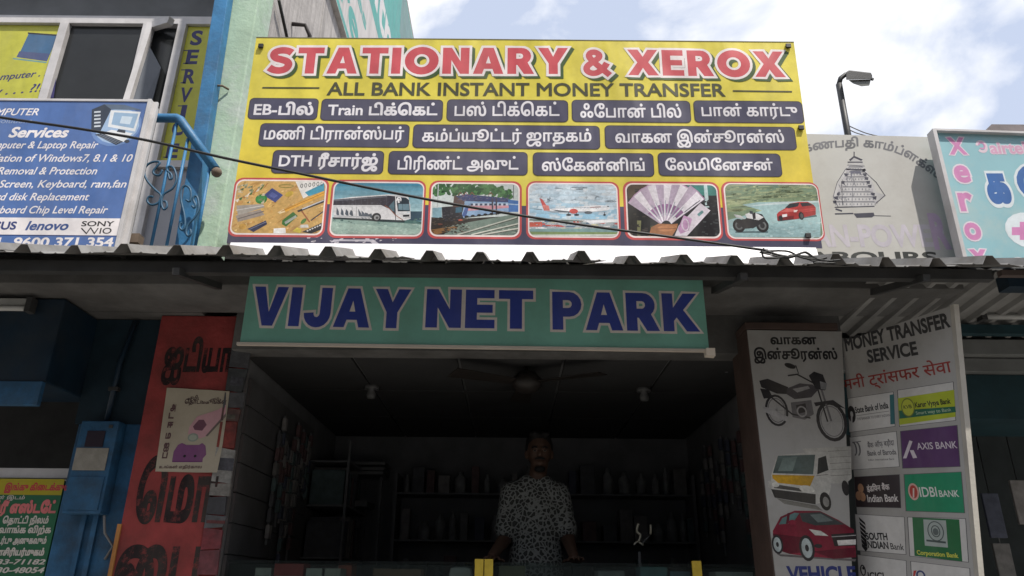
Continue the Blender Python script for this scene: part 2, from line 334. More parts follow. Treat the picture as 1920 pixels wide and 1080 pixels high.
class Decal:
    """flat print on a plane: coloured shapes given by photo pixels, each layer a little proud of the one below"""
    def __init__(s, plane, lift=0.0012): s.P = plane; s.v = []; s.f = []; s.c = []; s.l0 = lift; s.jit = 0.0; s.rn = random.Random(len(plane.__dict__) + 11)
    def add(s, ab, faces, col, layer):
        k = len(s.v); lift = s.l0 * 0.3 + layer * 0.00009
        s.v += [s.P.pt(a, b, lift) for a, b in ab]; s.f += [tuple(i + k for i in f) for f in faces]; s.c += [col] * len(ab) if not s.jit else [tuple(min(0.9, x * g_) for x in col[:3]) + (1,) for g_ in [1 + s.rn.uniform(-s.jit, s.jit) for _ in ab]]
    def polyab(s, ab, col, layer, clip=None):
        if clip: ab = clip_poly(ab, clip)
        if len(ab) >= 3: s.add(ab, [tuple(range(len(ab)))], col, layer)
    def poly(s, px, col, layer, clip=None): s.polyab([s.P.ab(x, y) for x, y in px], col, layer, clip)
    def line(s, px, wd, col, layer, clip=None):
        ab = [Vector(s.P.ab(x, y)) for x, y in px]
        for a, b in zip(ab, ab[1:]):
            d = b - a
            if d.length < 1e-6: continue
            d.normalize(); nn = Vector((-d.y, d.x)) * wd / 2; e = d * wd * 0.3
            s.polyab([tuple(a - nn - e), tuple(b - nn + e), tuple(b + nn + e), tuple(a + nn - e)], col, layer, clip)
    def rrab(s, a0, a1, b0, b1, r):
        pts = []
        for cx, cy, st in ((a1 - r, b1 - r, 0), (a0 + r, b1 - r, 90), (a0 + r, b0 + r, 180), (a1 - r, b0 + r, 270)):
            for k in range(6):
                t = R(st + 18 * k); pts.append((cx + r * math.cos(t), cy + r * math.sin(t)))
        return pts
    def rect(s, x0, x1, y0, y1):
        xm, ym = (x0 + x1) / 2, (y0 + y1) / 2
        return s.P.ab(x0, ym)[0], s.P.ab(x1, ym)[0], s.P.ab(xm, y1)[1], s.P.ab(xm, y0)[1]
    def rrect(s, x0, x1, y0, y1, r, col, layer):
        q = s.rrab(*s.rect(x0, x1, y0, y1), r); s.polyab(q, col, layer); return q
    def disc(s, x, y, rx, ry, col, layer, clip=None, seg=18, rot=0.0):
        cx, cy = s.P.ab(x, y); k = abs(s.P.ab(x + 1, y)[0] - cx); kb = abs(s.P.ab(x, y - 1)[1] - cy); q = []
        for j in range(seg):
            t = 2 * math.pi * j / seg; u, v = rx * math.cos(t), ry * math.sin(t)
            u, v = u * math.cos(rot) - v * math.sin(rot), u * math.sin(rot) + v * math.cos(rot)
            q.append((cx + u * k, cy + v * kb))
        s.polyab(q, col, layer, clip)
    def ring(s, x, y, rx, ry, wd, col, layer, clip=None, seg=20, a0=0, a1=360):
        cx, cy = s.P.ab(x, y); k = abs(s.P.ab(x + 1, y)[0] - cx); kb = abs(s.P.ab(x, y - 1)[1] - cy); n = seg
        for j in range(n):
            q = []
            for t, d in ((j, 0), (j + 1, 0), (j + 1, 1), (j, 1)):
                t = R(a0 + (a1 - a0) * t / n); q.append((cx + (rx - d * wd) * k * math.cos(t), cy + (ry - d * wd) * kb * math.sin(t)))
            s.polyab(q, col, layer, clip)
    def text(s, body, x0, x1, yb, yt, layers, ref='H', base=0.0, shear=0.0, space=1.0, yb1=None, layer=2, block=None):
        """fit: left edge x0, right edge x1, baseline yb (yb1 at the right end), top of the reference glyph yt; layers = [(extra outline, colour, dx, dy)] bottom first"""
        P = s.P; src = (lambda e: block_glyphs(body, e, block)) if block is not None else (lambda e: glyphs(body, base + e, shear, space)); vs, _ = src(0)
        if not vs: return
        mnx = min(v[0] for v in vs); mxx = max(v[0] for v in vs); h = ref_h(ref) if block is None else 1.0
        yb1 = yb if yb1 is None else yb1
        A = Vector(P.ab(x0, yb)); B = Vector(P.ab(x1, yb1)); T = Vector(P.ab((x0 + x1) / 2, yt + (yb1 - yb) / 2)); M = (A + B) / 2
        ex = (B - A) / (mxx - mnx); ey = Vector((0, (T.y - M.y) / h))
        for i, (ext, col, dx, dy) in enumerate(layers):
            vv, ff = src(ext)
            ab = [tuple(A + ex * (q[0] - mnx + dx) + ey * (q[1] + dy)) for q in vv]
            s.add(ab, ff, col, layer + i * 0.5)
    def arc_text(s, body, path, hpx, col, ref='ப', base=0.012, layer=2):
        vs, fs = glyphs(body, base); mnx = min(v[0] for v in vs); mxx = max(v[0] for v in vs); h = ref_h(ref)
        pts = [Vector(p) for p in path]; seg = [(b - a).length for a, b in zip(pts, pts[1:])]; tot = sum(seg)
        def at(t):
            d = t * tot
            for i, L in enumerate(seg):
                if d <= L or i == len(seg) - 1:
                    u = (pts[i + 1] - pts[i]) / L; return pts[i] + u * d, u
                d -= L
        ab = []
        for x, y in vs:
            c, u = at((x - mnx) / (mxx - mnx)); nn = Vector((u.y, -u.x)); q = c + nn * (y / h * hpx); ab.append(s.P.ab(q.x, q.y))
        s.add(ab, fs, col, layer)
    def build(s, name, parent=None, m=None):
        me = bpy.data.meshes.new(name); me.from_pydata([tuple(q) for q in s.v], [], s.f); me.update()
        ca = me.color_attributes.new('Col', 'FLOAT_COLOR', 'POINT'); ca.data.foreach_set('color', [x for c in s.c for x in c])
        me.materials.append(m or print_mat()); return link(name, me, parent)
def clip_poly(sub, clip):
    """Sutherland-Hodgman against a convex counter-clockwise outline"""
    out = list(sub); n = len(clip)
    ar = sum(clip[i][0] * clip[(i + 1) % n][1] - clip[(i + 1) % n][0] * clip[i][1] for i in range(n))
    cl = clip if ar > 0 else clip[::-1]
    for i in range(n):
        a, b = cl[i], cl[(i + 1) % n]; inp = out; out = []
        if not inp: break
        def side(q): return (b[0] - a[0]) * (q[1] - a[1]) - (b[1] - a[1]) * (q[0] - a[0])
        for j in range(len(inp)):
            p, q = inp[j - 1], inp[j]; sp, sq = side(p), side(q)
            if (sp >= 0) != (sq >= 0):
                t = sp / (sp - sq); out.append((p[0] + (q[0] - p[0]) * t, p[1] + (q[1] - p[1]) * t))
            if sq >= 0: out.append(q)
    return out
def zoomer(x0, y0, k): return lambda pts: [(x0 + x / k, y0 + y / k) for x, y in pts]

WHITE = rgb(232, 228, 228); BLACK = rgb(38, 38, 40)
#@@SETTING
# ------------------------------------------------------------------ the setting
CONC = mat('concrete', (0.30, 0.29, 0.27), 0.85, 0.3, 5, 0.35, dirt=(0.10, 0.095, 0.085))
ROADM = mat('dusty_asphalt', (0.165, 0.16, 0.15), 0.9, 0.3, 3, 0.4, dirt=(0.225, 0.21, 0.19))
GLASSX = mat('dull_glass', (0.04, 0.045, 0.05), 0.3)
props(MB().raw([(-300, -300, 0), (300, -300, 0), (300, 300, 0), (-300, 300, 0)], [(0, 1, 2, 3)]).build('road', ROADM), kind='structure')
props(MB().box(-30, 30, 2.2, 3.2, 0.004, 0.14).build('pavement', mat('paving', (0.26, 0.24, 0.21), 0.9, 0.25, 8, 0.3)), kind='structure')
props(MB().box(-30, 30, 3.2, 9.0, 0.002, 0.6).build('shop_floor', mat('cement_floor', (0.38, 0.37, 0.35), 0.7, 0.2, 4, 0.1)), kind='structure')

# ---- plain unseen houses behind the viewer, added to cut low sky light under the awning
for i, (x0, x1, hh, yy, c, nm) in enumerate(((-34, -12, 9.5, -9.0, (0.30, 0.28, 0.25), 'tan'), (-11.8, 3.0, 8.0, -8.6, (0.24, 0.25, 0.26), 'grey'), (3.2, 15.0, 10.0, -9.2, (0.30, 0.24, 0.20), 'brown'), (15.2, 36, 8.5, -8.8, (0.26, 0.27, 0.22), 'olive'))):
    ob = thing('house', 'unseen plain %s plastered house added across the street to block low sky light' % nm, 'house', ((x0 + x1) / 2, yy - 4, 0), 'unseen houses added to shape the light')
    MB().box(x0, x1, yy - 8, yy, 0.0, hh).build('wall', mat('across_%d' % i, c, 0.9, 0.25, 2, 0.2), ob)
    for k in range(int((x1 - x0) / 3)):
        MB().box(x0 + 0.6 + 3 * k, x0 + 2.9 + 3 * k, yy, yy + 0.05, 0.1, 2.6).build('shutter', mat('shutter_grey', (0.14, 0.14, 0.15), 0.6, 0.2), ob)
        MB().box(x0 + 1.0 + 3 * k, x0 + 2.4 + 3 * k, yy, yy + 0.03, 4.4, 5.7).build('window', GLASSX, ob)
    MB().box(x0, x1, yy + 0.002, yy + 0.9, 3.0, 3.15).build('sunshade', CONC, ob)
# ---- tall building on the left with the painted side wall
DIRTW = mat('stained_limewash', (0.46, 0.43, 0.41), 0.9, 0.22, 3.5, 0.35, dirt=(0.24, 0.22, 0.21), streak=True)
GREENP = mat('pale_green_limewash', (0.40, 0.53, 0.40), 0.85, 0.18, 5, 0.35, dirt=(0.52, 0.56, 0.54))
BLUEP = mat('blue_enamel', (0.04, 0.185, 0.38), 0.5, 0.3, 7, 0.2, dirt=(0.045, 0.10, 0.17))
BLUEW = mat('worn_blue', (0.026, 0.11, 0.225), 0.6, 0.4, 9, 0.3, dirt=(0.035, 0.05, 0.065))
tall = thing('tall_building', 'tall building with stained grey side wall and teal painted hoarding band', 'building', (-1.9, 4.6, 0))
XW = -1.705
MB().box(-7.0, XW, 5.25, 11.4, 3.25, 9.9).build('wall', DIRTW, tall)
MB().box(XW - 0.25, XW - 0.004, 4.16, 5.247, 3.25, 9.9).build('side_wall', DIRTW, tall)
MB().box(-1.905, -1.707, 3.9, 4.155, 0.6, 9.95).build('corner_pillar', GREENP, tall, 0.008)
MB().box(-7.0, -1.66, 3.74, 5.24, 3.12, 3.245).build('balcony_slab', CONC, tall)
MB().box(-7.0, XW - 0.254, 4.75, 5.24, 6.352, 6.5).build('upper_slab', CONC, tall)
MB().box(-7.0, XW + 0.02, 3.88, 11.5, 9.951, 10.08).build('parapet_coping', CONC, tall)
SIDE = Plane((XW, 6, 6), (1, 0, 0))
hb = MB().box(XW, XW + 0.05, 4.3, 10.9, 6.55, 9.85).build('hoarding', mat('hoarding_white', (0.62, 0.58, 0.56), 0.6, 0.1, 4, 0.05, dirt=(0.42, 0.40, 0.38), streak=True), tall)
SIDE2 = Plane((XW + 0.05, 6, 6), (1, 0, 0))
TEAL = rgb(70, 160, 150); LT = rgb(215, 210, 208)
d = Decal(SIDE2)
def yz(Y, Z): return (Y - 6, Z - 6)                      # plane coordinates of the side wall
d.polyab([yz(4.31, 7.72), yz(10.89, 7.72), yz(10.89, 9.84), yz(4.31, 9.84)], TEAL, 0)
d.polyab([yz(8.6, 8.95), yz(10.8, 8.95), yz(10.8, 9.8), yz(8.6, 9.8)], rgb(105, 140, 135), 1)
d.polyab([yz(4.31, 6.56), yz(10.89, 6.56), yz(10.89, 6.63), yz(4.31, 6.63)], TEAL, 1)
for body, y0, y1, z0, hh, c in (('Central', 5.1, 8.8, 7.95, 0.62, LT), ('Services', 4.5, 6.65, 7.25, 0.16, TEAL), ('Shree', 4.4, 6.9, 6.72, 0.40, TEAL), ('Stores', 7.6, 10.4, 6.80, 0.42, TEAL)):
    vs, fs = glyphs(body, 0.03); a = min(v[0] for v in vs); b = max(v[0] for v in vs); h = ref_h('H')
    d.add([yz(y0 + (v[0] - a) / (b - a) * (y1 - y0), z0 + v[1] / h * hh) for v in vs], fs, c, 2)
d.build('lettering', hb)
t = MB()
t.tube([onY(*q, 4.3) if False else SIDE.hit(*q) + Vector((0.03, 0, 0)) for q in ((515, 0), (530, 68), (545, 130))], 0.012, 6)
t.build('wall_cable', mat('black_rubber', (0.02, 0.02, 0.02), 0.5, 0.1), tall)
bk = MB(); P0 = SIDE.hit(548, 45)
bk.tube([P0, P0 + Vector((0.10, 0, -0.01)), P0 + Vector((0.13, 0.05, -0.07)), P0 + Vector((0.11, 0.08, -0.16)), P0 + Vector((0.02, 0.08, -0.16))], 0.016, 8)
bk.build('bracket', mat('rusty_dark_iron', (0.04, 0.035, 0.035), 0.7, 0.3), tall)

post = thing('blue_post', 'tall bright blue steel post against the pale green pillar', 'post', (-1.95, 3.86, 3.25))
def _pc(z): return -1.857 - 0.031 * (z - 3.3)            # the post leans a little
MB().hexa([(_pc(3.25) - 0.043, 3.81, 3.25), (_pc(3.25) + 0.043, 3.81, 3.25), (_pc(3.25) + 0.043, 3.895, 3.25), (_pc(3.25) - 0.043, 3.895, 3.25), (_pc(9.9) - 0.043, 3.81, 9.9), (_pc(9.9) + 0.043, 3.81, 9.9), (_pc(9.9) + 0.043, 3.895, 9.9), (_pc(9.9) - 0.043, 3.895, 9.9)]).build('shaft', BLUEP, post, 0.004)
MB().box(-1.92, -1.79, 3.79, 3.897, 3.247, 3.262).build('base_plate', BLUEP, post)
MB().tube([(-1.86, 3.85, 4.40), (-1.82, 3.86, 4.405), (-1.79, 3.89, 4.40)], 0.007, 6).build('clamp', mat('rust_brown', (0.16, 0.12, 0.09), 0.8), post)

# ---- aluminium window wall over the left shop (plane Y = 5)
YW = 5.0
ALU = mat('white_aluminium', (0.60, 0.58, 0.58), 0.4, 0.12, 8, 0.05, dirt=(0.42, 0.40, 0.39))
GLASSD = mat('dark_glass', (0.028, 0.03, 0.032), 0.18, 0.2, 3, 0.0, spec=0.25)
win = thing('window_wall', 'white aluminium window wall with dark glass and yellow film panels', 'window', (-3.4, YW, 3.25))
def vbar(x0, y0, x1, y1, wd, name='mullion', dep=0.06):
    a, b = onY(x0, y0, YW), onY(x1, y1, YW); xm = (a.x + b.x) / 2; w_ = wd / 2
    zt, zb = max(a.z, b.z), min(a.z, b.z)
    return MB().box(xm - w_, xm + w_, YW - dep, YW + 0.02, zb, zt).build(name, ALU, win, 0.004)
ZT = onY(200, 46, YW).z
MB().box(-5.6, -2.40, YW - 0.05, YW + 0.02, ZT - 0.03, ZT + 0.05).build('head_rail', ALU, win, 0.004)
MB().box(-5.6, -2.40, YW - 0.03, YW + 0.03, ZT + 0.052, 6.35).build('lintel', mat('grey_lintel', (0.16, 0.165, 0.17), 0.8, 0.2, 4), win)
ZB = 3.26
for xx in (-3.74, -3.05, -2.76, -4.75): MB().box(xx - 0.035, xx + 0.035, YW - 0.06, YW + 0.02, ZB, ZT - 0.031).build('mullion', ALU, win, 0.004)
MB().box(-3.704, -3.086, YW - 0.012, YW, 4.3, ZT - 0.031).build('pane', GLASSD, win)
MB().box(-3.014, -2.796, YW + 0.004, YW + 0.016, 4.3, ZT - 0.031).build('pane', GLASSD, win)
sash = MB(); sash.bar((-3.02, YW - 0.05, ZT - 0.04), (-2.99, YW - 0.22, 4.4), 0.05, 0.05); sash.bar((-3.0, YW - 0.05, ZT - 0.06), (-2.80, YW - 0.16, ZT - 0.10), 0.05, 0.06)
sash.build('open_sash', ALU, win)
MB().hexa([(-2.985, YW - 0.20, 4.4), (-2.85, YW - 0.12, 4.4), (-2.85, YW - 0.11, 4.4), (-2.985, YW - 0.19, 4.4), (-2.985, YW - 0.06, 5.6), (-2.86, YW - 0.05, 5.4), (-2.86, YW - 0.04, 5.4), (-2.985, YW - 0.05, 5.6)]).build('open_pane', mat('grey_glass', (0.13, 0.14, 0.16), 0.2, 0.1), win)
MB().box(-2.724, -2.40, YW - 0.055, YW + 0.02, 4.47, 4.53).build('sill_rail', ALU, win, 0.004)
MB().box(-2.724, -2.40, YW - 0.02, YW - 0.005, ZB, 4.468).build('lower_panel', mat('grey_board', (0.36, 0.36, 0.39), 0.5, 0.12, 3, 0.03), win)
MB().box(-3.704, -3.086, YW - 0.02, YW - 0.005, ZB, 4.299).build('lower_panel', MATS['grey_board'], win)
MB().box(-4.714, -3.776, YW - 0.02, YW - 0.005, 4.3, ZT - 0.031).build('film_panel', mat('film_back', (0.4, 0.42, 0.07), 0.5), win)
MB().box(-2.724, -2.40, YW - 0.02, YW - 0.005, 4.531, ZT - 0.031).build('film_panel', MATS['film_back'], win)
PW = planeY(YW - 0.02)
YG = rgb(190, 188, 72); NAVY = rgb(60, 58, 105)
d = Decal(PW, 0.001)
d.polyab([(-4.71, 1.31), (-3.78, 1.31), (-3.78, ZT - 3.035), (-4.71, ZT - 3.035)], YG, 0)
Z = zoomer(0, 30, 6.353)
# a plain laptop picture, its message below
d.poly(Z([(345, 205), (690, 235), (560, 540), (210, 490)]), rgb(70, 105, 140), 1)
d.poly(Z([(330, 195), (695, 222), (692, 240), (335, 214)]), rgb(45, 50, 60), 2)
d.poly(Z([(232, 420), (600, 450), (556, 540), (195, 490)]), rgb(78, 88, 125), 2)
d.poly(Z([(160, 500), (560, 548), (552, 562), (150, 514)]), rgb(100, 150, 160), 2)
d.poly(Z([(640, 660), (690, 600), (640, 975), (545, 975)]), NAVY, 1)
d.text('Computer . . .', -28, 97, 153, 141, [(0, NAVY, 0, 0)], base=0.02, shear=0.2, yb1=141)
d.text('any . . . ?!?!', -40, 90, 182, 167, [(0, NAVY, 0, 0)], base=0.02, shear=0.2, yb1=170)
d.build('film_print', win)
d = Decal(PW, 0.001)
d.polyab([(-2.722, 1.535), (-2.402, 1.535), (-2.402, ZT - 3.035), (-2.722, ZT - 3.035)], YG, 0)
for ch, (cx, cy) in zip('SERVICE', ((824, 160), (806, 240), (795, 322), (778, 400), (768, 474), (745, 540), (722, 636))):
    x, y = cx / 2.25, cy / 2.25; wd = 5 if ch == 'I' else 11
    d.text(ch, x - wd, x + wd, y + 12.5, y - 12.5, [(0, NAVY, 0, 0)], base=0.035)
    if ch in 'ERI':                                        # slab serifs
        d.line([(x - wd - 3, y + 12), (x - wd + 5, y + 12)], 0.010, NAVY, 2); d.line([(x - wd - 2, y - 12), (x - wd + 5, y - 12)], 0.010, NAVY, 2)
d.build('film_print', win)
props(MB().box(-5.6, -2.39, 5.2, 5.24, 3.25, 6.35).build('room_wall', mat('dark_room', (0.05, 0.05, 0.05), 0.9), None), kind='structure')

# ---- single-storey row of shops: roof slab, pillars, walls
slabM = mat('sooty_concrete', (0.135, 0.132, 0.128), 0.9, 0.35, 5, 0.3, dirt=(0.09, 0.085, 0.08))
row = thing('shop_row', 'single storey concrete shop row with flat slab roof under the awning', 'building', (0, 5.5, 0.6))
MB().box(-1.655, 9.0, 3.9, 8.5, 2.96, 3.10).build('roof_slab', slabM, row)
MB().box(-7.0, -1.66, 3.76, 8.5, 2.86, 3.10).build('roof_slab', slabM, row)
MB().box(-7.0, -1.2, 3.36, 3.757, 2.86, 2.94).build('sunshade', slabM, row, 0.006)
MB().box(-1.197, 2.2, 3.36, 3.757, 2.87, 2.95).build('sunshade', slabM, row, 0.006)
MB().box(-1.47, 1.75, 3.76, 3.90, 2.66, 2.955).build('lintel', slabM, row)
MB().box(-1.655, 9.0, 3.925, 4.05, 3.101, 3.40).build('parapet', slabM, row)
REDP = mat('red_paint', (0.33, 0.05, 0.047), 0.65, 0.35, 6, 0.35, dirt=(0.17, 0.04, 0.035))
lp = MB().box(-1.89, -1.485, 3.8, 4.05, 0.6, 2.858).build('red_pillar', REDP, row, 0.006)
MB().box(-1.902, -1.883, 3.79, 3.82, 0.6, 1.78).build('corner_strip', mat('orange_edge', (0.5, 0.22, 0.06), 0.6, 0.3), lp)
BROWN = mat('brown_pillar', (0.085, 0.055, 0.045), 0.7, 0.3, 5, 0.2)
MB().box(1.19, 1.49, 3.6, 3.87, 0.6, 2.735).build('brown_pillar', BROWN, row, 0.005)
MB().box(1.188, 1.66, 3.59, 3.87, 2.737, 2.775).build('pillar_cap', BROWN, row, 0.005)
BACK = mat('interior_wall', (0.22, 0.22, 0.225), 0.85, 0.2, 4, 0.15)
MB().box(-1.75, 2.0, 6.3, 6.45, 0.6, 2.958).build('back_wall', BACK, row)
MB().box(-1.62, -1.47, 4.06, 6.297, 0.6, 2.958).build('partition_wall', BACK, row)
MB().box(1.48, 1.62, 3.905, 6.297, 0.6, 2.958).build('partition_wall', BACK, row)
# slatted lining boards on the left inner wall, each one a board
LIN = mat('lining_board', (0.14, 0.137, 0.14), 0.6, 0.25, 5, 0.1)
for k in range(8):
    for j in range(2):
        MB().box(-1.467, -1.45, 4.07 + j * 0.72, 4.07 + j * 0.72 + 0.71, 1.35 + k * 0.155, 1.35 + k * 0.155 + 0.148).build('lining_board', LIN, row)
ceil = props(MB().box(-1.465, 1.475, 3.91, 6.295, 2.70, 2.72).build('ceiling', BACK), kind='structure')
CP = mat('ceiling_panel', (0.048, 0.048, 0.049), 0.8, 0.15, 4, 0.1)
for i in range(5):
    for j in range(3):
        MB().box(-1.46 + i * 0.587, -1.46 + i * 0.587 + 0.57, 3.92 + j * 0.79, 3.92 + j * 0.79 + 0.775, 2.682, 2.699).build('ceiling_panel', CP, ceil)

# ---- left neighbour's front: shutter hood, blue jamb, dark doorway
lf = thing('left_shop_front', 'dark blue shutter hood and blue jamb of the left shop', 'shop front', (-2.6, 3.8, 0.6))
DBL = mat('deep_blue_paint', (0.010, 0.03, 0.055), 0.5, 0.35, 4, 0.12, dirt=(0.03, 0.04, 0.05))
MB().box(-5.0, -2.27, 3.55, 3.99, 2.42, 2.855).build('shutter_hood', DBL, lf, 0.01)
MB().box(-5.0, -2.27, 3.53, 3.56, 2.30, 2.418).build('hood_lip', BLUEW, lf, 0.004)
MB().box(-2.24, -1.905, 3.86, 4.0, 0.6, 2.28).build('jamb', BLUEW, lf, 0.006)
MB().box(-2.268, -1.905, 3.87, 4.0, 2.282, 2.855).build('upper_jamb', mat('shaded_blue', (0.012, 0.03, 0.045), 0.6, 0.4), lf)  # top of the jamb: light falloff put into a darker blue
for xx in (-2.10, -2.04): MB().box(xx - 0.012, xx + 0.012, 3.84, 3.859, 0.6, 1.83).build('guide_channel', BLUEW, lf)
MB().box(-5.0, -2.245, 3.88, 3.92, 2.005, 2.055).build('rail', ALU, lf, 0.003)
for i in range(3): MB().box(-2.245 - 0.34 * (i + 1), -2.245 - 0.34 * i - 0.006, 3.885, 3.905, 1.945, 2.0).build('rail_plate', ALU, lf)
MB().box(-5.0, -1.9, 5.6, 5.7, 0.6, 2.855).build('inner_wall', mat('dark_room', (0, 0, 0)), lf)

# ---- right neighbour's front: pale canopy, beams, shutter box
rf = thing('right_shop_front', 'pale canopy, beam and dark doorway of the shop right of the posters', 'shop front', (2.8, 4.2, 0.6))
MB().box(1.68, 6.0, 4.0, 4.2, 2.74, 2.83).build('beam', mat('pale_beam', (0.2, 0.205, 0.2), 0.6, 0.2), rf, 0.005)
MB().box(1.68, 6.0, 4.05, 4.25, 2.655, 2.735).build('beam', MATS['pale_beam'], rf, 0.005)
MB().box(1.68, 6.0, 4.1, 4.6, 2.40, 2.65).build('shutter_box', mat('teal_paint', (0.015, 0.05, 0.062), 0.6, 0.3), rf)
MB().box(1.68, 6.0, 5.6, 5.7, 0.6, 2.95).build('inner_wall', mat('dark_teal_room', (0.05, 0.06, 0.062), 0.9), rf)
MB().box(2.25, 6.0, 3.12, 3.20, 2.79, 2.86).build('front_beam', mat('deep_blue_paint', (0, 0, 0)), rf)
MB().box(2.25, 6.0, 3.78, 3.83, 2.79, 2.84).build('rear_beam', MATS['teal_paint'], rf)

# ---- corrugated awning: each sheet its own part
GALV = mat('galvanised_sheet', (0.22, 0.215, 0.21), 0.6, 0.3, 6, 0.08, dirt=(0.12, 0.105, 0.09))
IRON = mat('dark_steel', (0.05, 0.05, 0.05), 0.6, 0.3, 8, 0.1)
PITCHX = 0.2135
def sheet(x0, n, yf, zf, slope, yb, parent, seed):
    rnd = random.Random(seed); prof = []
    for k in range(n):
        b = x0 + k * PITCHX; j = rnd.uniform(-0.003, 0.003)
        h = 0.041 + rnd.uniform(-0.005, 0.004)
        prof += [(b, 0), (b + 0.040, 0.0), (b + 0.047, 0.005), (b + 0.055, 0.0), (b + 0.085 + j, 0.0), (b + 0.108 + j, h), (b + 0.135 + j, h), (b + 0.160 + j, 0.0), (b + 0.188, 0.0), (b + 0.196, 0.005), (b + 0.204, 0.0)]
    prof.append((x0 + n * PITCHX + 0.01, 0.0015))
    rows = 6; vs = []; m = len(prof)
    cs = math.cos(math.atan(slope))
    wob = [rnd.uniform(-0.004, 0.004) for _ in range(n + 2)]
    for tk in (0.0, -0.0018):
        for i in range(rows):
            Y = yf + (yb - yf) * i / (rows - 1)
            for x, hh in prof:
                q = wob[int((x - x0) / PITCHX)]
                yy = Y - (0.006 * math.sin(x * 9 + seed) + 0.5 * q) * (i == 0)
                vs.append((x, yy, zf + (Y - yf) * slope + hh + tk + q * (1 - i / rows)))
    fs = []
    for s_ in (0, 1):
        o = s_ * rows * m
        for i in range(rows - 1):
            for k in range(m - 1):
                fs.append((o + i * m + k, o + i * m + k + 1, o + (i + 1) * m + k + 1, o + (i + 1) * m + k))
    o = rows * m
    for k in range(m - 1): fs.append((k, k + 1, o + k + 1, o + k))
    MB().raw(vs, fs).build('corrugated_sheet', GALV, parent)
aw = thing('awning', 'corrugated metal awning over the shop fronts, dark underside, scalloped front edge', 'awning', (0, 3.2, 2.75))
AX = -2.058 - 0.1215
for i, (k0, n, z, sl, yb) in enumerate(((-14, 5, 2.805, 0.435, 3.92), (-9, 5, 2.803, 0.435, 3.92), (-4, 4, 2.800, 0.435, 3.92), (0, 4, 2.797, 0.435, 3.92), (4, 4, 2.788, 0.43, 3.92), (8, 4, 2.778, 0.425, 3.92), (12, 4, 2.773, 0.425, 3.92), (16, 3, 2.770, 0.425, 3.92), (19, 3, 2.772, 0.43, 3.92))):
    sheet(AX + k0 * PITCHX, n, 2.85 + 0.004 * (i % 2), z, sl, yb, aw, i + 1)
XE = onY(1855, 510, 2.97).x
MB().box(-5.2, XE, 2.95, 2.99, 2.752, 2.798).build('purlin', IRON, aw)
MB().box(-5.2, XE - 0.1, 3.20, 3.24, 2.875, 2.915).build('purlin', IRON, aw)
for xx in (-3.1, -1.42, 0.98, 1.75):
    b_ = MB(); b_.bar((xx, 2.9, 2.735), (xx, 3.355, 2.85), 0.03, 0.03); b_.build('bracket', IRON, aw)
aw2 = thing('awning', 'second corrugated awning beginning past the end of the long purlin', 'awning', (2.6, 3.2, 2.75))
sheet(AX + 22 * PITCHX, 4, 2.87, 2.775, 0.435, 3.92, aw2, 31); sheet(AX + 26 * PITCHX, 5, 2.868, 2.778, 0.435, 3.92, aw2, 32)
MB().box(XE + 0.06, 4.3, 2.98, 3.01, 2.785, 2.81).build('purlin', mat('brown_angle', (0.12, 0.09, 0.08), 0.6), aw2)
# pale canopy over the right shop: trapezoid sheets sloping back
cv = thing('canopy', 'pale ribbed sheet canopy behind the bank poster board', 'canopy', (2.4, 3.6, 2.9))
PALE = mat('pale_sheet', (0.26, 0.255, 0.245), 0.7, 0.25, 6, 0.05)
def ribbed(x0, n, Y0, Y1, z0, z1):
    vs, fs = [], []
    prof = []
    for k in range(n): b = x0 + k * 0.11; prof += [(b, 0), (b + 0.06, 0), (b + 0.075, -0.02), (b + 0.10, -0.02)]
    for Y, z in ((Y0, z0), (Y1, z1)): vs += [(x, Y, z + h) for x, h in prof]
    m = len(prof); fs = [(k, k + 1, m + k + 1, m + k) for k in range(m - 1)]
    MB().raw(vs, fs).build('ribbed_sheet', PALE, cv)
ribbed(1.72, 10, 3.22, 4.0, 2.905, 2.86); ribbed(2.80, 12, 3.22, 4.0, 2.908, 2.862)
# ------------------------------------------------------------------ the big yellow sign above the awning
BIG = Plane((0, 3.25, 3.03), (0, -1, -0.05))
big = thing('shop_sign', 'big yellow sign board with dark text plates and six pictures above the awning', 'sign', (0.05, 3.27, 3.0))
def abq(P, pts): return [P.ab(*q) for q in pts]
a0 = BIG.ab(425, 455)[0]; a1 = BIG.ab(1543, 463)[0] - 0.004; bt = BIG.ab(985, 75)[1]; bb = BIG.ab(985, 461)[1]
# sheet of flex over the frame: fine grid, gently sagging, with printed ground colours
YEL = rgb(224, 208, 80); YELL = rgb(216, 203, 112); ORA = rgb(229, 191, 54); NAV = rgb(78, 75, 96)
nx, ny = 40, 18; vs = []; fs = []; cs = []
for j in range(ny + 1):
    for i in range(nx + 1):
        a = a0 + (a1 - a0) * i / nx; b = bb + (bt - bb) * j / ny
        e = min(i, nx - i, j, ny - j) / 3.0; e = min(1, e)
        vs.append(BIG.pt(a, b, -0.0002 - 0.0012 * e * (0.5 + 0.5 * noise.noise(Vector((a * 2.2, b * 2.6, 0.3))))))
        t_ = j / ny; g = max(0.0, 1 - abs(t_ - 0.45) / 0.3); side = abs(i / nx - 0.5) * 2
        mixo = max(0, 0.62 - t_) / 0.62 * 0.9 * side
        c = [YEL[k] * (1 - mixo) + ORA[k] * mixo for k in range(3)]
        c = [c[k] * (1 - 0.35 * g * (1 - side)) + YELL[k] * 0.35 * g * (1 - side) for k in range(3)]
        cs.append(tuple(c) + (1,))
for j in range(ny):
    for i in range(nx): k = j * (nx + 1) + i; fs.append((k, k + 1, k + nx + 2, k + nx + 1))
me = bpy.data.meshes.new('flex_sheet'); me.from_pydata([tuple(v) for v in vs], [], fs); me.update()
ca = me.color_attributes.new('Col', 'FLOAT_COLOR', 'POINT'); ca.data.foreach_set('color', [x for c in cs for x in c]); me.materials.append(print_mat())
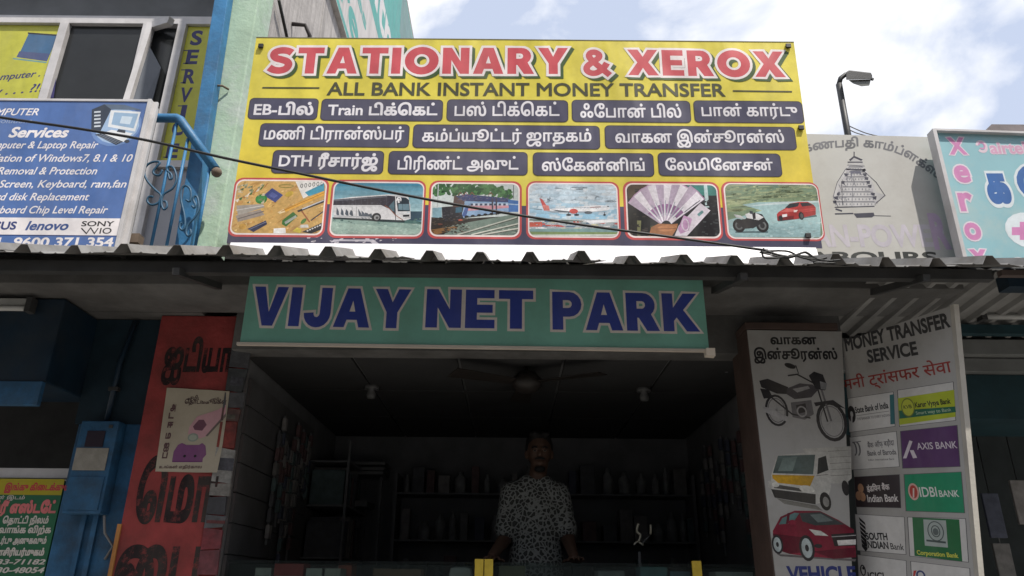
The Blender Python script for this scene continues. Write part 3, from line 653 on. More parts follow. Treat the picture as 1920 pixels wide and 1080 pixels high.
me.polygons.foreach_set('use_smooth', [True] * len(fs)); link('flex_sheet', me, big)
fr = MB()
for (p, q) in (((a0 + 0.02, bb + 0.02), (a1 - 0.02, bb + 0.02)), ((a0 + 0.02, bt - 0.02), (a1 - 0.02, bt - 0.02)), ((a0 + 0.02, bb + 0.02), (a0 + 0.02, bt - 0.02)), ((a1 - 0.02, bb + 0.02), (a1 - 0.02, bt - 0.02)), ((0, bb + 0.02), (0, bt - 0.02))):
    fr.bar(BIG.pt(*p, -0.035), BIG.pt(*q, -0.035), 0.035, 0.035)
fr.build('frame', IRON, big)
for xx in (-1.2, 0, 1.2): MB().bar((xx, 3.31, 3.35), (xx, 4.0, 3.11), 0.03, 0.03).build('stay', IRON, big)
MB().slab([BIG.pt(a0, bt, 0.0015), BIG.pt(a1, bt, 0.0015), BIG.pt(a1, bt + 0.004, 0.0015), BIG.pt(a0, bt + 0.004, 0.0015)], BIG.n, 0.05).build('top_edge', mat('edge_grey', (0.2, 0.19, 0.12), 0.6), big)
hem = MB(); nh = 60; hv = []; hf = []; rh = random.Random(12)
for i in range(nh + 1):
    a = a0 + 0.02 + (a1 - a0 - 0.05) * i / nh
    for j in range(3): hv.append(BIG.pt(a, bb + 0.004 - j * 0.05, 0.001 + j * (0.016 + rh.uniform(-0.004, 0.008))))
for i in range(nh):
    for j in range(2): k = i * 3 + j; hf.append((k, k + 1, k + 4, k + 3))
hem.raw(hv, hf, True).build('white_hem', mat('white_flex', (0.82, 0.80, 0.82), 0.4, 0.06, 8, 0.05), big)
# navy band along the foot
d = Decal(BIG, 0.0012); yb = BIG.ab(985, 386)[1]
d.polyab([(a0, bb), (a1, bb), (a1, yb), (a0, yb)], NAV, 0)
rnd = random.Random(5)                                       # peeled white flecks over the foot
for _ in range(26):
    x = rnd.gauss(640, 45); y = rnd.uniform(443, 455); s_ = rnd.uniform(0.8, 3.2)
    d.poly([(x + s_ * 1.6 * math.cos(k * 1.05 + rnd.random()), y + s_ * 0.7 * math.sin(k * 1.05)) for k in range(6)], rgb(205, 198, 205), 2)
d.poly([(620, 455), (626, 449), (700, 449), (712, 458), (700, 459), (694, 453), (636, 452)], rgb(190, 185, 195), 1)
d.build('foot_band', big)
# title
RED = rgb(205, 84, 92); OUT = rgb(238, 228, 226); SHD = rgb(70, 92, 52)
tl = Decal(BIG, 0.0018)
def title(body, x0, x1, yb_, yt, yb1):
    tl.text(body, x0, x1, yb_, yt, [(0.075, SHD, 0.05 + 0.03 * k, -0.045 - 0.025 * k) for k in range(3)] + [(0.085, OUT, 0, 0), (0, RED, 0, 0)], yb1=yb1, layer=2, block=0.13)
title('STATIONARY', 499, 1066, 138, 89, 139); title('&', 1094, 1148, 142, 93, 142); title('XEROX', 1178, 1474, 141, 93, 145)
tl.build('title_lettering', big)
d = Decal(BIG, 0.0014); DK = rgb(74, 74, 52)
d.text('ALL BANK INSTANT MONEY TRANSFER', 612, 1361, 178, 155, [(0, DK, 0, 0)], base=0.022, yb1=180.5)
d.build('subtitle_lettering', big)
for q_ in ([(493, 164.5), (598, 165)], [(1375, 170.5), (1484, 172)]): d = Decal(BIG, 0.0014); d.line(q_, 0.009, DK, 2); d.build('printed_rule', big)
PL = rgb(80, 78, 98); PLE = rgb(66, 60, 66); TX = rgb(232, 228, 232)
plates = [('EB-பில்', 466, 596.5, 184, 224.5, 475, 587, 215, 196, 'H'), ('Train டிக்ெகட்', 601.5, 830.5, 186, 227, 614, 820, 215.6, 197, 'H'),
    ('பஸ் டிக்ெகட்', 837.5, 1065.5, 187, 228.5, 852, 1049, 217, 199.5, 'ப'), ('ஃேபான் பில்', 1072, 1295, 188, 229.7, 1088, 1278, 220, 203, 'ப'), ('பான் கார்டு', 1301, 1506, 189, 231, 1316, 1496, 217.5, 201.5, 'ப'),
    ('மணி டிரான்ஸ்பர்', 486, 767.5, 232, 276, 494, 757, 261, 245, 'ப'), ('கம்ப்யூட்டர் ஜாதகம்', 774, 1125, 234.5, 279, 791, 1109, 265, 249, 'ப'), ('வாகன இன்சூரன்ஸ்', 1134, 1492, 236.5, 280.5, 1154, 1471, 267, 251, 'ப'),
    ('DTH ரீசார்ஜ்', 510, 719.5, 282, 326, 522, 708, 311.5, 292, 'H'), ('பிரிண்ட் அவுட்', 728, 989.5, 284, 328, 745, 972, 317.5, 301, 'ப'), ('ஸ்ேகன்னிங்', 999, 1226, 286.5, 330.5, 1016, 1209, 320, 304, 'ப'), ('ேலமிேனசன்', 1234, 1465, 287, 331, 1248, 1450, 319, 304, 'ப')]
for body, x0, x1, y0, y1, tx0, tx1, tb, tt, rf_ in plates:
    d = Decal(BIG, 0.0014); d.rrect(x0, x1, y0, y1, 0.024, PLE, 0); d.rrect(x0 + 1.6, x1 - 1.6, y0 + 1.4, y1 - 1.4, 0.021, PL, 1)
    o = d.build('text_plate', big)
    d = Decal(BIG, 0.0024); d.text(body, tx0, tx1, tb, tt, [(0, TX, 0, 0)], ref=rf_, base=0.024 if rf_ == 'H' else 0.015); d.build('lettering', o)

# six framed pictures
FRED = rgb(196, 84, 84); FCR = rgb(240, 226, 222)
def tile(x0, x1, y0, y1, ix0, ix1, iy0, iy1, zm, draw):
    q = lambda x, y: zm([(x, y)])[0]
    (px0, py0), (px1, py1) = q(x0, y0), q(x1, y1)
    d = Decal(BIG, 0.0022); d.rrect(px0, px1, py0, py1, 0.042, FRED, 0)
    (jx0, jy0), (jx1, jy1) = q(ix0, iy0), q(ix1, iy1)
    d.rrect((px0 * 0.4 + jx0 * 0.6), (px1 * 0.4 + jx1 * 0.6), (py0 * 0.45 + jy0 * 0.55), (py1 * 0.45 + jy1 * 0.55), 0.037, FCR, 1)
    o = d.build('picture_border', big)
    d = Decal(BIG, 0.0036); d.jit = 0.22; clip = d.rrab(*d.rect(jx0, jx1, jy0, jy1), 0.032)
    class A: pass
    k = A(); k.p = lambda pts, c, l=1: d.poly(zm(pts), c, l, clip)
    k.full = lambda c: d.polyab(clip, c, 0)
    sc_ = abs(q(1, 0)[0] - q(0, 0)[0])
    k.disc = lambda x, y, rx, ry, c, l=1, rot=0.0: d.disc(*q(x, y), rx * sc_, ry * sc_, c, l, clip, rot=rot)
    k.ring = lambda x, y, rx, ry, wd, c, l=1, **kw: d.ring(*q(x, y), rx * sc_, ry * sc_, wd * sc_, c, l, clip, **kw)
    k.line = lambda pts, wd, c, l=1: d.line(zm(pts), wd * sc_ * 0.00233, c, l, clip)
    k.grad = lambda yy, cols, xs=(-50, 5000): [d.poly(zm([(xs[0], y_a), (xs[1], y_a), (xs[1], y_b), (xs[0], y_b)]), c, 0.3, clip) for y_a, y_b, c in zip(yy, yy[1:], cols)]
    def speck(x0, x1, y0, y1, n_, ca, cb, sz, l=3.0, seed=1, rot=0.0):
        rr = random.Random(seed)
        for i in range(n_):
            x, y = rr.uniform(x0, x1), rr.uniform(y0, y1); u = rr.uniform(0.5, 1.4) * sz
            d.poly(zm([(x, y), (x + u * 1.6, y - u * rot), (x + u * 1.3, y + u * 0.7), (x - u * 0.3, y + u * 0.6)]), mixc(ca, cb, rr.random()), l + 0.001 * i, clip)
    k.speck = speck
    draw(k); d.build('picture', o, print_mat('photo_print', 0.42, 0.20, 60.0, 0.10))
Z4 = zoomer(420, 320, 3.4286); Z5 = zoomer(960, 320, 3.2)
def mixc(a, b, t): return tuple(a[i] * (1 - t) + b[i] * t for i in range(3)) + (1,)
def ramp(y0, y1, ca, cb, n): return [y0 + (y1 - y0) * i / n for i in range(n + 1)], [mixc(ca, cb, i / max(1, n - 1)) for i in range(n)]

def stationery(k):
    rn = random.Random(3); k.full(rgb(205, 165, 100))
    for _ in range(60): k.disc(rn.uniform(60, 650), rn.uniform(60, 410), rn.uniform(8, 40), rn.uniform(4, 14), mixc(rgb(222, 182, 112), rgb(186, 138, 78), rn.random()), 0.4, rn.uniform(0.2, 0.9))
    for i in range(9):
        x = 90 + i * 22; k.p([(x - 18, 120 + i * 0 + 70 - i * 9), (x + 8, 90 + 90 - i * 12), (x + 22, 150 - i * 9), (x - 2, 205 - i * 12)], [rgb(225, 215, 200), rgb(60, 110, 60), rgb(175, 125, 75)][i % 3], 1)
    k.p([(255, 160), (310, 112), (380, 158), (330, 205)], rgb(72, 80, 130)); k.p([(285, 158), (312, 138), (345, 160), (320, 180)], rgb(90, 98, 150), 1.5)
    k.disc(240, 183, 38, 31, rgb(58, 125, 62), 1.2); k.disc(240, 180, 26, 20, rgb(75, 145, 80), 1.5)
    k.ring(400, 100, 50, 13, 7, rgb(150, 135, 70)); k.disc(420, 150, 28, 16, rgb(210, 175, 70), 1, 0.4)
    k.p([(460, 70), (640, 65), (640, 110), (510, 180)], rgb(232, 228, 222)); k.p([(520, 140), (645, 80), (645, 130), (545, 165)], rgb(70, 150, 175), 1.3)
    for i in range(6): k.ring(500 + i * 26, 98 - i * 3, 9, 14, 4, rgb(70, 72, 74), 1.7)
    k.p([(345, 268), (640, 132), (650, 158), (372, 276)], rgb(222, 165, 68), 1.4); k.p([(345, 268), (385, 246), (395, 266), (360, 278)], rgb(235, 208, 165), 1.7); k.line([(370, 262), (645, 142)], 6, rgb(180, 120, 45), 1.8)
    k.p([(470, 258), (645, 185), (650, 202), (478, 268)], rgb(48, 48, 54), 1.6); k.p([(500, 244), (640, 188), (642, 194), (505, 250)], rgb(205, 205, 208), 1.8)
    k.p([(80, 225), (250, 215), (262, 235), (90, 290)], rgb(168, 160, 150)); k.p([(75, 290), (235, 250), (262, 285), (90, 330)], rgb(150, 138, 128), 1.2)
    k.line([(90, 310), (255, 262)], 8, rgb(110, 100, 95), 1.5); k.line([(80, 255), (255, 225)], 6, rgb(205, 200, 195), 1.5)
    k.p([(375, 320), (445, 265), (475, 292), (400, 360), (372, 345)], rgb(72, 120, 62), 1.4); k.p([(388, 330), (462, 286), (468, 300), (396, 346)], rgb(165, 170, 160), 1.7)
    k.p([(150, 375), (270, 320), (278, 345), (190, 395)], rgb(58, 60, 84), 1.3); k.line([(165, 378), (272, 330)], 5, rgb(120, 122, 140), 1.6)
    k.p([(320, 372), (395, 368), (398, 402), (318, 404)], rgb(230, 226, 220), 1.3); k.p([(440, 390), (470, 365), (500, 380), (490, 402)], rgb(228, 205, 80), 1.2)
    k.p([(500, 395), (640, 330), (645, 372), (560, 405)], rgb(44, 44, 48), 1.4)
    for i in range(7): k.p([(530 + i * 16, 385 - i * 7), (540 + i * 16, 380 - i * 7), (545 + i * 16, 388 - i * 7), (535 + i * 16, 393 - i * 7)], rgb(215, 212, 208), 1.8)
    k.speck(66, 640, 68, 400, 170, rgb(176, 130, 72), rgb(228, 194, 130), 8, 0.7, 3, 0.5); k.speck(80, 260, 80, 210, 26, rgb(70, 96, 58), rgb(222, 206, 176), 10, 1.6, 4, 0.9)
    k.line([(500, 260), (550, 330)], 10, rgb(165, 95, 60), 1.6); k.line([(560, 320), (640, 262)], 9, rgb(60, 62, 70), 1.6); k.disc(120, 360, 24, 18, rgb(196, 150, 70), 1.3); k.p([(490, 350), (540, 346), (545, 366), (492, 368)], rgb(225, 220, 212), 1.6)
    k.disc(512, 325, 22, 12, rgb(84, 130, 60), 1.5, 0.8)
def bus(k):
    k.full(rgb(120, 170, 185)); k.grad(*ramp(70, 300, rgb(70, 135, 160), rgb(175, 205, 208), 8))
    k.p([(600, 300), (1300, 340), (1300, 420), (600, 420)], rgb(150, 175, 165)); k.p([(690, 300), (1000, 330), (1280, 345), (1280, 330), (1100, 305)], rgb(80, 110, 105), 1.2)
    k.p([(690, 330), (1290, 380), (1290, 420), (690, 420)], rgb(160, 182, 170), 1.2)
    k.p([(1190, 262), (1290, 262), (1290, 320), (1190, 325)], rgb(60, 80, 92), 1.1)
    k.p([(700, 187), (820, 170), (1060, 153), (1150, 158), (1186, 172), (1198, 225), (1200, 310), (1160, 322), (705, 305)], rgb(228, 226, 226), 1.4)
    k.p([(700, 187), (1055, 160), (1098, 165), (1100, 285), (1060, 245), (1010, 222), (700, 222)], rgb(58, 54, 62), 1.7)
    k.p([(1106, 168), (1170, 174), (1190, 190), (1196, 262), (1118, 262)], rgb(52, 62, 70), 1.7); k.p([(1122, 215), (1190, 215), (1192, 255), (1122, 252)], rgb(110, 135, 145), 2)
    k.p([(1060, 230), (1096, 190), (1096, 265), (1080, 258)], rgb(92, 118, 128), 2)
    k.ring(1125, 188, 16, 20, 7, rgb(235, 232, 232), 2.2, a0=-30, a1=200); k.p([(1115, 180), (1130, 180), (1130, 208), (1118, 208)], rgb(230, 228, 228), 2.3)
    k.line([(1035, 225), (1068, 248), (1100, 285), (1150, 318)], 5, rgb(150, 90, 60), 2.2); k.line([(1098, 160), (1104, 320)], 5, rgb(50, 50, 55), 2)
    k.disc(980, 300, 30, 28, rgb(40, 40, 44), 2); k.disc(982, 302, 18, 17, rgb(150, 150, 150), 2.4); k.disc(984, 303, 9, 8, rgb(70, 70, 72), 2.7)
    for i in range(4): k.p([(725 + i * 30, 235 + i * 6), (738 + i * 30, 262), (742 + i * 30, 300), (722 + i * 28, 280)], rgb(86, 94, 104), 2)
    for i in range(4): k.p([(862 + i * 22, 245 + i * 12), (882 + i * 22, 275), (898 + i * 20, 310), (868 + i * 20, 298)], rgb(86, 94, 104), 2)
    k.line([(825, 222), (822, 300)], 3, rgb(140, 140, 145), 2); k.line([(852, 222), (850, 305)], 3, rgb(140, 140, 145), 2)
    k.p([(1150, 285), (1192, 283), (1192, 296), (1152, 298)], rgb(40, 42, 46), 2.2); k.disc(1185, 270, 10, 4, rgb(190, 200, 205), 2.4); k.p([(700, 300), (1165, 320), (1160, 334), (700, 312)], rgb(52, 62, 64), 1.9)
    k.speck(690, 1285, 340, 412, 130, rgb(140, 165, 155), rgb(182, 200, 188), 9, 1.5); k.speck(690, 1280, 300, 335, 40, rgb(70, 96, 92), rgb(110, 140, 132), 8, 1.3, 2)
    for i in range(9): x = 725 + i * 40; k.line([(x, 184 - i * 3.2), (x, 222)], 2.2, rgb(84, 84, 92), 2.1)
    k.p([(705, 190), (1050, 164), (1050, 170), (705, 197)], rgb(104, 104, 112), 2.2); k.p([(706, 224), (1010, 226), (1030, 234), (706, 232)], rgb(205, 204, 205), 2.1); k.p([(706, 285), (940, 296), (940, 304), (706, 296)], rgb(186, 186, 188), 2.1)
    k.p([(1060, 154), (1150, 159), (1184, 173), (1100, 166)], rgb(205, 204, 206), 2.3); k.speck(760, 1060, 180, 215, 26, rgb(66, 64, 74), rgb(96, 98, 108), 7, 2.2, 5); k.p([(1125, 268), (1195, 266), (1196, 280), (1125, 282)], rgb(205, 205, 206), 2.25); k.line([(1145, 175), (1150, 260)], 2, rgb(38, 44, 50), 2.5); k.line([(1165, 305), (1198, 302)], 3, rgb(120, 122, 126), 2.6)
def train(k):
    rn = random.Random(8); k.full(rgb(200, 208, 205))
    for _ in range(170):
        x = rn.uniform(1330, 1840); y = rn.uniform(85, 150) + max(0, (x - 1700) * 0.28)
        k.disc(x, y, rn.uniform(8, 26), rn.uniform(6, 18), mixc(rgb(38, 72, 44), rgb(84, 128, 78), rn.random()), 0.6 + rn.random() * 0.3, rn.random())
    k.p([(1340, 240), (1400, 236), (1400, 300), (1340, 305)], rgb(120, 150, 160), 1); k.p([(1330, 300), (1500, 310), (1895, 290), (1895, 330), (1400, 420), (1330, 420)], rgb(52, 46, 42), 1.1)
    k.p([(1400, 235), (1520, 225), (1560, 210), (1545, 320), (1405, 330)], rgb(48, 46, 50), 1.3)
    k.p([(1490, 165), (1560, 152), (1830, 180), (1830, 205), (1545, 200)], rgb(58, 66, 104), 1.6); k.p([(1480, 160), (1545, 165), (1548, 235), (1470, 235)], rgb(84, 64, 60), 1.5)
    k.p([(1550, 196), (1830, 205), (1830, 268), (1540, 305), (1530, 280)], rgb(132, 158, 188), 1.7); k.p([(1580, 225), (1830, 225), (1830, 240), (1560, 260)], rgb(206, 150, 160), 2); k.p([(1600, 210), (1825, 212), (1825, 224), (1600, 226)], rgb(200, 210, 222), 2)
    k.p([(1550, 240), (1580, 215), (1555, 300), (1530, 290)], rgb(70, 90, 140), 2.1); k.line([(1548, 302), (1832, 268)], 8, rgb(40, 42, 46), 2.2)
    k.p([(1826, 185), (1895, 195), (1895, 265), (1830, 266)], rgb(72, 110, 165), 1.8); k.line([(1830, 215), (1895, 220)], 8, rgb(170, 190, 210), 2.2)
    for x in (1720, 1745): k.p([(x, 178), (x + 12, 178), (x + 10, 285), (x + 2, 287)], rgb(72, 66, 78), 2.1)
    for x in (1505, 1540, 1580, 1700): k.line([(x, 160), (x + 14, 140), (x + 30, 158)], 4, rgb(140, 70, 66), 2)
    k.line([(1378, 90), (1372, 240)], 7, rgb(190, 195, 195), 2); k.line([(1862, 95), (1860, 180)], 5, rgb(70, 74, 76), 2)
    k.p([(1330, 380), (1500, 355), (1500, 372), (1340, 420), (1330, 420)], rgb(150, 110, 70), 1.5)
    k.p([(1500, 345), (1895, 275), (1895, 420), (1400, 420)], rgb(112, 128, 118), 1.4)
    for x0, x1, x2 in ((1500, 1700, 8), (1590, 1800, 9), (1660, 1895, 10)): k.line([(x0, 412), (x1 + 180, 300 + (x1 - 1700) * 0.2)], x2, rgb(196, 196, 184), 1.9); k.line([(x0 + 14, 416), (x1 + 194, 304 + (x1 - 1700) * 0.2)], 5, rgb(70, 66, 58), 1.8)
    k.speck(1420, 1895, 345, 415, 200, rgb(84, 94, 86), rgb(150, 160, 148), 7, 1.55, 3); k.speck(1335, 1560, 300, 400, 110, rgb(34, 30, 28), rgb(86, 74, 62), 9, 1.45, 4); k.speck(1400, 1545, 232, 320, 60, rgb(36, 36, 42), rgb(84, 80, 84), 8, 1.6, 6)
    for i in range(8): x = 1585 + i * 30; k.p([(x, 212), (x + 16, 212), (x + 16, 224), (x, 225)], rgb(62, 70, 92), 2.3)
    for i in range(7): x = 1560 + i * 40; k.disc(x, 296 - i * 4.4, 13, 8, rgb(30, 30, 34), 2.35)
    k.speck(1490, 1830, 158, 196, 60, rgb(44, 48, 76), rgb(104, 98, 116), 7, 2.05, 7); k.p([(1490, 238), (1532, 232), (1528, 268), (1488, 272)], rgb(60, 100, 120), 2.4)
    k.disc(1520, 318, 14, 6, rgb(180, 90, 70), 2); k.disc(1390, 345, 16, 6, rgb(105, 66, 56), 2)
def plane_(k):
    rn = random.Random(2); k.full(rgb(175, 200, 215)); k.grad(*ramp(80, 290, rgb(196, 208, 215), rgb(150, 190, 212), 7))
    for _ in range(26): k.disc(rn.uniform(100, 620), rn.uniform(90, 190), rn.uniform(30, 90), rn.uniform(6, 16), mixc(rgb(205, 212, 216), rgb(180, 198, 210), rn.random()), 0.6)
    k.p([(110, 228), (180, 232), (182, 238), (150, 236)], rgb(140, 150, 160), 1.2)
    k.p([(178, 235), (520, 206), (575, 212), (590, 228), (572, 240), (480, 250), (240, 248)], rgb(226, 226, 228), 1.4); k.p([(190, 240), (480, 246), (572, 240), (480, 252), (240, 252)], rgb(158, 166, 174), 1.7)
    k.p([(165, 165), (182, 172), (225, 236), (192, 240)], rgb(205, 92, 88), 1.6); k.p([(182, 205), (220, 210), (228, 240), (196, 240)], rgb(214, 130, 122), 1.7)
    k.p([(230, 232), (380, 250), (380, 256), (280, 246)], rgb(80, 84, 92), 1.9); k.disc(370, 244, 26, 15, rgb(198, 88, 82), 2); k.disc(458, 252, 24, 9, rgb(98, 104, 112), 2)
    k.line([(230, 226), (570, 218)], 3, rgb(150, 160, 172), 2); k.line([(470, 222), (530, 218)], 8, rgb(176, 150, 150), 2.1); k.disc(576, 216, 6, 3, rgb(60, 66, 74), 2.2)
    for x in (340, 388, 555): k.line([(x, 250), (x, 266)], 4, rgb(60, 60, 64), 2); k.disc(x, 266, 16 if x < 500 else 8, 6, rgb(46, 46, 50), 2.1)
    k.p([(95, 285), (640, 295), (640, 345), (95, 350)], rgb(170, 180, 184), 1)
    for i in range(34):
        x = rn.uniform(100, 620); y = rn.uniform(296, 348); k.p([(x, y), (x + rn.uniform(20, 70), y - 2), (x + rn.uniform(20, 70), y + 9), (x, y + 8)], [rgb(226, 226, 226), rgb(90, 112, 132), rgb(205, 200, 160), rgb(190, 84, 78), rgb(120, 150, 160)][i % 5], 1.2 + 0.02 * i)
    k.p([(105, 310), (180, 308), (182, 335), (105, 338)], rgb(196, 92, 76), 2); k.p([(100, 292), (420, 300), (430, 306), (100, 300)], rgb(66, 82, 66), 1.9)
    k.p([(440, 300), (640, 290), (640, 305), (470, 322)], rgb(228, 228, 230), 2.1)
    k.speck(100, 630, 296, 348, 120, rgb(110, 120, 128), rgb(222, 222, 220), 5, 1.95, 3); k.speck(100, 630, 90, 285, 90, rgb(182, 200, 212), rgb(206, 214, 219), 22, 0.65, 4); k.speck(230, 520, 222, 230, 26, rgb(110, 122, 140), rgb(150, 160, 172), 3, 2.3, 5)
    k.p([(95, 350), (640, 345), (640, 372), (95, 368)], rgb(120, 150, 150), 2); k.p([(95, 366), (640, 370), (640, 400), (95, 400)], rgb(128, 148, 98), 2.1); k.p([(95, 385), (640, 382), (640, 400), (95, 400)], rgb(205, 210, 200), 2.2)
def money(k):
    rn = random.Random(4); k.full(rgb(40, 40, 42)); k.p([(690, 86), (860, 86), (800, 120), (700, 170)], rgb(84, 70, 58), 0.5); k.p([(1050, 88), (1235, 88), (1235, 150), (1080, 150)], rgb(70, 128, 120), 0.6); k.p([(1150, 86), (1170, 86), (1185, 230), (1160, 230)], rgb(186, 205, 205), 0.8)
    k.p([(700, 215), (770, 200), (830, 260), (830, 392), (700, 392)], rgb(26, 26, 28), 0.9); k.disc(1192, 195, 24, 24, rgb(30, 30, 32), 0.9); k.p([(1150, 225), (1225, 215), (1235, 392), (1110, 392)], rgb(34, 32, 34), 0.9); k.p([(690, 340), (850, 330), (860, 392), (690, 392)], rgb(66, 74, 52), 0.8); k.p([(750, 300), (775, 300), (770, 392), (752, 392)], rgb(120, 120, 84), 0.95)
    c0 = Vector((925, 330)); n = 10
    for i in range(n):
        t = R(142 - i * 11.2); L = 235 if i < 8 else 250
        u = Vector((math.cos(t), -math.sin(t))); v = Vector((-u.y, u.x)); a = c0 + u * 30
        q = lambda l, s_: tuple(a + u * l + v * s_)
        k.p([q(0, -14), q(L, -34), q(L, 34), q(0, 14)], (rgb(188, 170, 188), rgb(228, 220, 226))[i % 2], 1.2 + i * 0.25)
        k.line([q(4, 14), q(L, 34)], 4, rgb(96, 80, 98), 1.28 + i * 0.25)
        k.p([q(L - 7, -33), q(L, -34), q(L, 34), q(L - 7, 33)], rgb(182, 150, 176), 1.3 + i * 0.25)
        k.p([q(45, -10), q(100, -12), q(100, 10), q(45, 8)], rgb(150, 108, 148), 1.3 + i * 0.25); k.line([q(110, 12), q(L - 30, 20)], 6, rgb(96, 90, 100), 1.32 + i * 0.25); k.line([q(30, -6), q(120, -16)], 4, rgb(150, 160, 168), 1.33 + i * 0.25)
    k.speck(700, 830, 100, 390, 50, rgb(24, 24, 26), rgb(70, 62, 56), 12, 0.97, 3); k.speck(1110, 1232, 160, 390, 40, rgb(26, 26, 28), rgb(80, 84, 84), 10, 0.97, 4)
    k.p([(975, 392), (1000, 330), (1130, 195), (1190, 240), (1050, 392)], rgb(224, 214, 222), 4); k.p([(995, 350), (1030, 268), (1080, 290), (1060, 360), (1010, 380)], rgb(190, 148, 182), 4.2); k.ring(1040, 325, 24, 38, 8, rgb(222, 206, 218), 4.4); k.p([(1110, 262), (1140, 238), (1150, 250), (1122, 276)], rgb(110, 150, 150), 4.3); k.line([(1035, 250), (1110, 190)], 6, rgb(110, 108, 118), 4.3)
    k.p([(820, 392), (835, 340), (880, 318), (960, 322), (995, 318), (990, 345), (960, 392)], rgb(168, 112, 74), 4.6); k.disc(930, 345, 60, 20, rgb(180, 122, 82), 4.8, 0.1); k.line([(870, 350), (985, 348)], 4, rgb(128, 80, 52), 5)
def road_(k):
    rn = random.Random(6); k.full(rgb(120, 140, 112)); k.grad(*ramp(80, 230, rgb(105, 128, 108), rgb(142, 158, 118), 6))
    for _ in range(60): k.disc(rn.uniform(1290, 1850), rn.uniform(85, 240), rn.uniform(30, 110), rn.uniform(3, 9), mixc(rgb(96, 116, 92), rgb(168, 176, 134), rn.random()), 0.6, 0.06)
    k.p([(1380, 205), (1470, 190), (1850, 182), (1850, 400), (1285, 400), (1285, 300), (1500, 240)], rgb(158, 186, 186), 0.9); k.p([(1400, 215), (1600, 188), (1850, 180), (1850, 190), (1560, 205)], rgb(192, 205, 205), 1); k.p([(1285, 350), (1850, 300), (1850, 400), (1285, 400)], rgb(150, 180, 182), 1)
    for i in range(12): x = 1300 + i * 46; k.line([(x, 330 + rn.uniform(0, 60)), (x + 80, 325 + rn.uniform(0, 60))], 2, rgb(120, 148, 152), 1.2)
    k.p([(1588, 262), (1600, 248), (1640, 225), (1665, 198), (1720, 188), (1775, 188), (1808, 205), (1822, 222), (1822, 265), (1700, 292), (1592, 300)], rgb(176, 58, 56), 1.5); k.p([(1638, 222), (1668, 198), (1725, 192), (1715, 215), (1660, 226)], rgb(52, 56, 60), 1.8); k.p([(1728, 194), (1775, 192), (1806, 208), (1740, 216)], rgb(46, 44, 48), 1.8); k.p([(1700, 235), (1822, 222), (1822, 240), (1705, 255)], rgb(190, 72, 68), 1.7)
    k.speck(1288, 1848, 84, 205, 160, rgb(88, 106, 84), rgb(164, 172, 130), 10, 0.75, 3, 0.1); k.speck(1288, 1848, 300, 398, 90, rgb(138, 168, 170), rgb(172, 196, 196), 14, 1.1, 4); k.p([(1605, 250), (1650, 228), (1700, 232), (1690, 246)], rgb(206, 104, 98), 1.75); k.line([(1700, 250), (1820, 232)], 2, rgb(120, 34, 36), 1.9); k.disc(1612, 285, 12, 16, rgb(40, 36, 38), 1.9)
    k.disc(1735, 272, 16, 24, rgb(36, 34, 36), 2); k.disc(1738, 272, 9, 15, rgb(90, 88, 88), 2.2); k.p([(1592, 275), (1690, 270), (1690, 292), (1594, 302)], rgb(112, 36, 38), 1.8); k.p([(1620, 264), (1650, 260), (1650, 276), (1622, 280)], rgb(230, 226, 226), 2.1); k.p([(1690, 238), (1715, 236), (1705, 250), (1690, 250)], rgb(220, 205, 200), 2.1); k.p([(1590, 298), (1825, 266), (1830, 276), (1600, 306)], rgb(86, 110, 112), 1.4)
    for x, rr in ((1362, 38), (1502, 38)): k.disc(x, 330, rr, rr + 3, rgb(34, 32, 34), 2); k.disc(x, 330, rr - 14, rr - 12, rgb(104, 106, 106), 2.2); k.disc(x, 330, rr - 24, rr - 22, rgb(48, 46, 48), 2.4)
    k.p([(1335, 300), (1400, 290), (1440, 250), (1500, 262), (1525, 300), (1450, 345), (1390, 350)], rgb(44, 42, 44), 2.5); k.p([(1398, 262), (1430, 250), (1470, 258), (1510, 280), (1480, 298), (1410, 285)], rgb(212, 210, 210), 2.7); k.p([(1440, 258), (1460, 250), (1462, 290), (1446, 292)], rgb(50, 46, 48), 2.9); k.p([(1330, 262), (1372, 270), (1400, 292), (1345, 282)], rgb(196, 196, 196), 2.8); k.p([(1340, 365), (1535, 362), (1535, 374), (1340, 374)], rgb(84, 106, 110), 1.5); k.p([(1425, 240), (1445, 245), (1445, 262), (1425, 258)], rgb(60, 66, 70), 3)
tile(46, 662, 47, 427, 66, 640, 68, 403, Z4, stationery); tile(678, 1292, 60, 435, 700, 1274, 80, 411, Z4, bus); tile(1314, 1914, 66, 439, 1336, 1892, 86, 414, Z4, train)
tile(85, 648, 65, 414, 104, 630, 82, 393, Z5, plane_); tile(672, 1254, 66, 418, 694, 1236, 86, 394, Z5, money); tile(1268, 1858, 68, 421, 1290, 1846, 84, 402, Z5, road_)
# corner rivets / torn fixings
for x, y in ((490, 88), (1477, 88), (1501, 241), (1514, 443)):
    q = BIG.hit(x, y); MB().box(q.x - 0.013, q.x + 0.013, q.y - 0.014, q.y - 0.002, q.z - 0.012, q.z + 0.012).build('fixing', mat('black_rubber', (0, 0, 0)), big, 0.002)

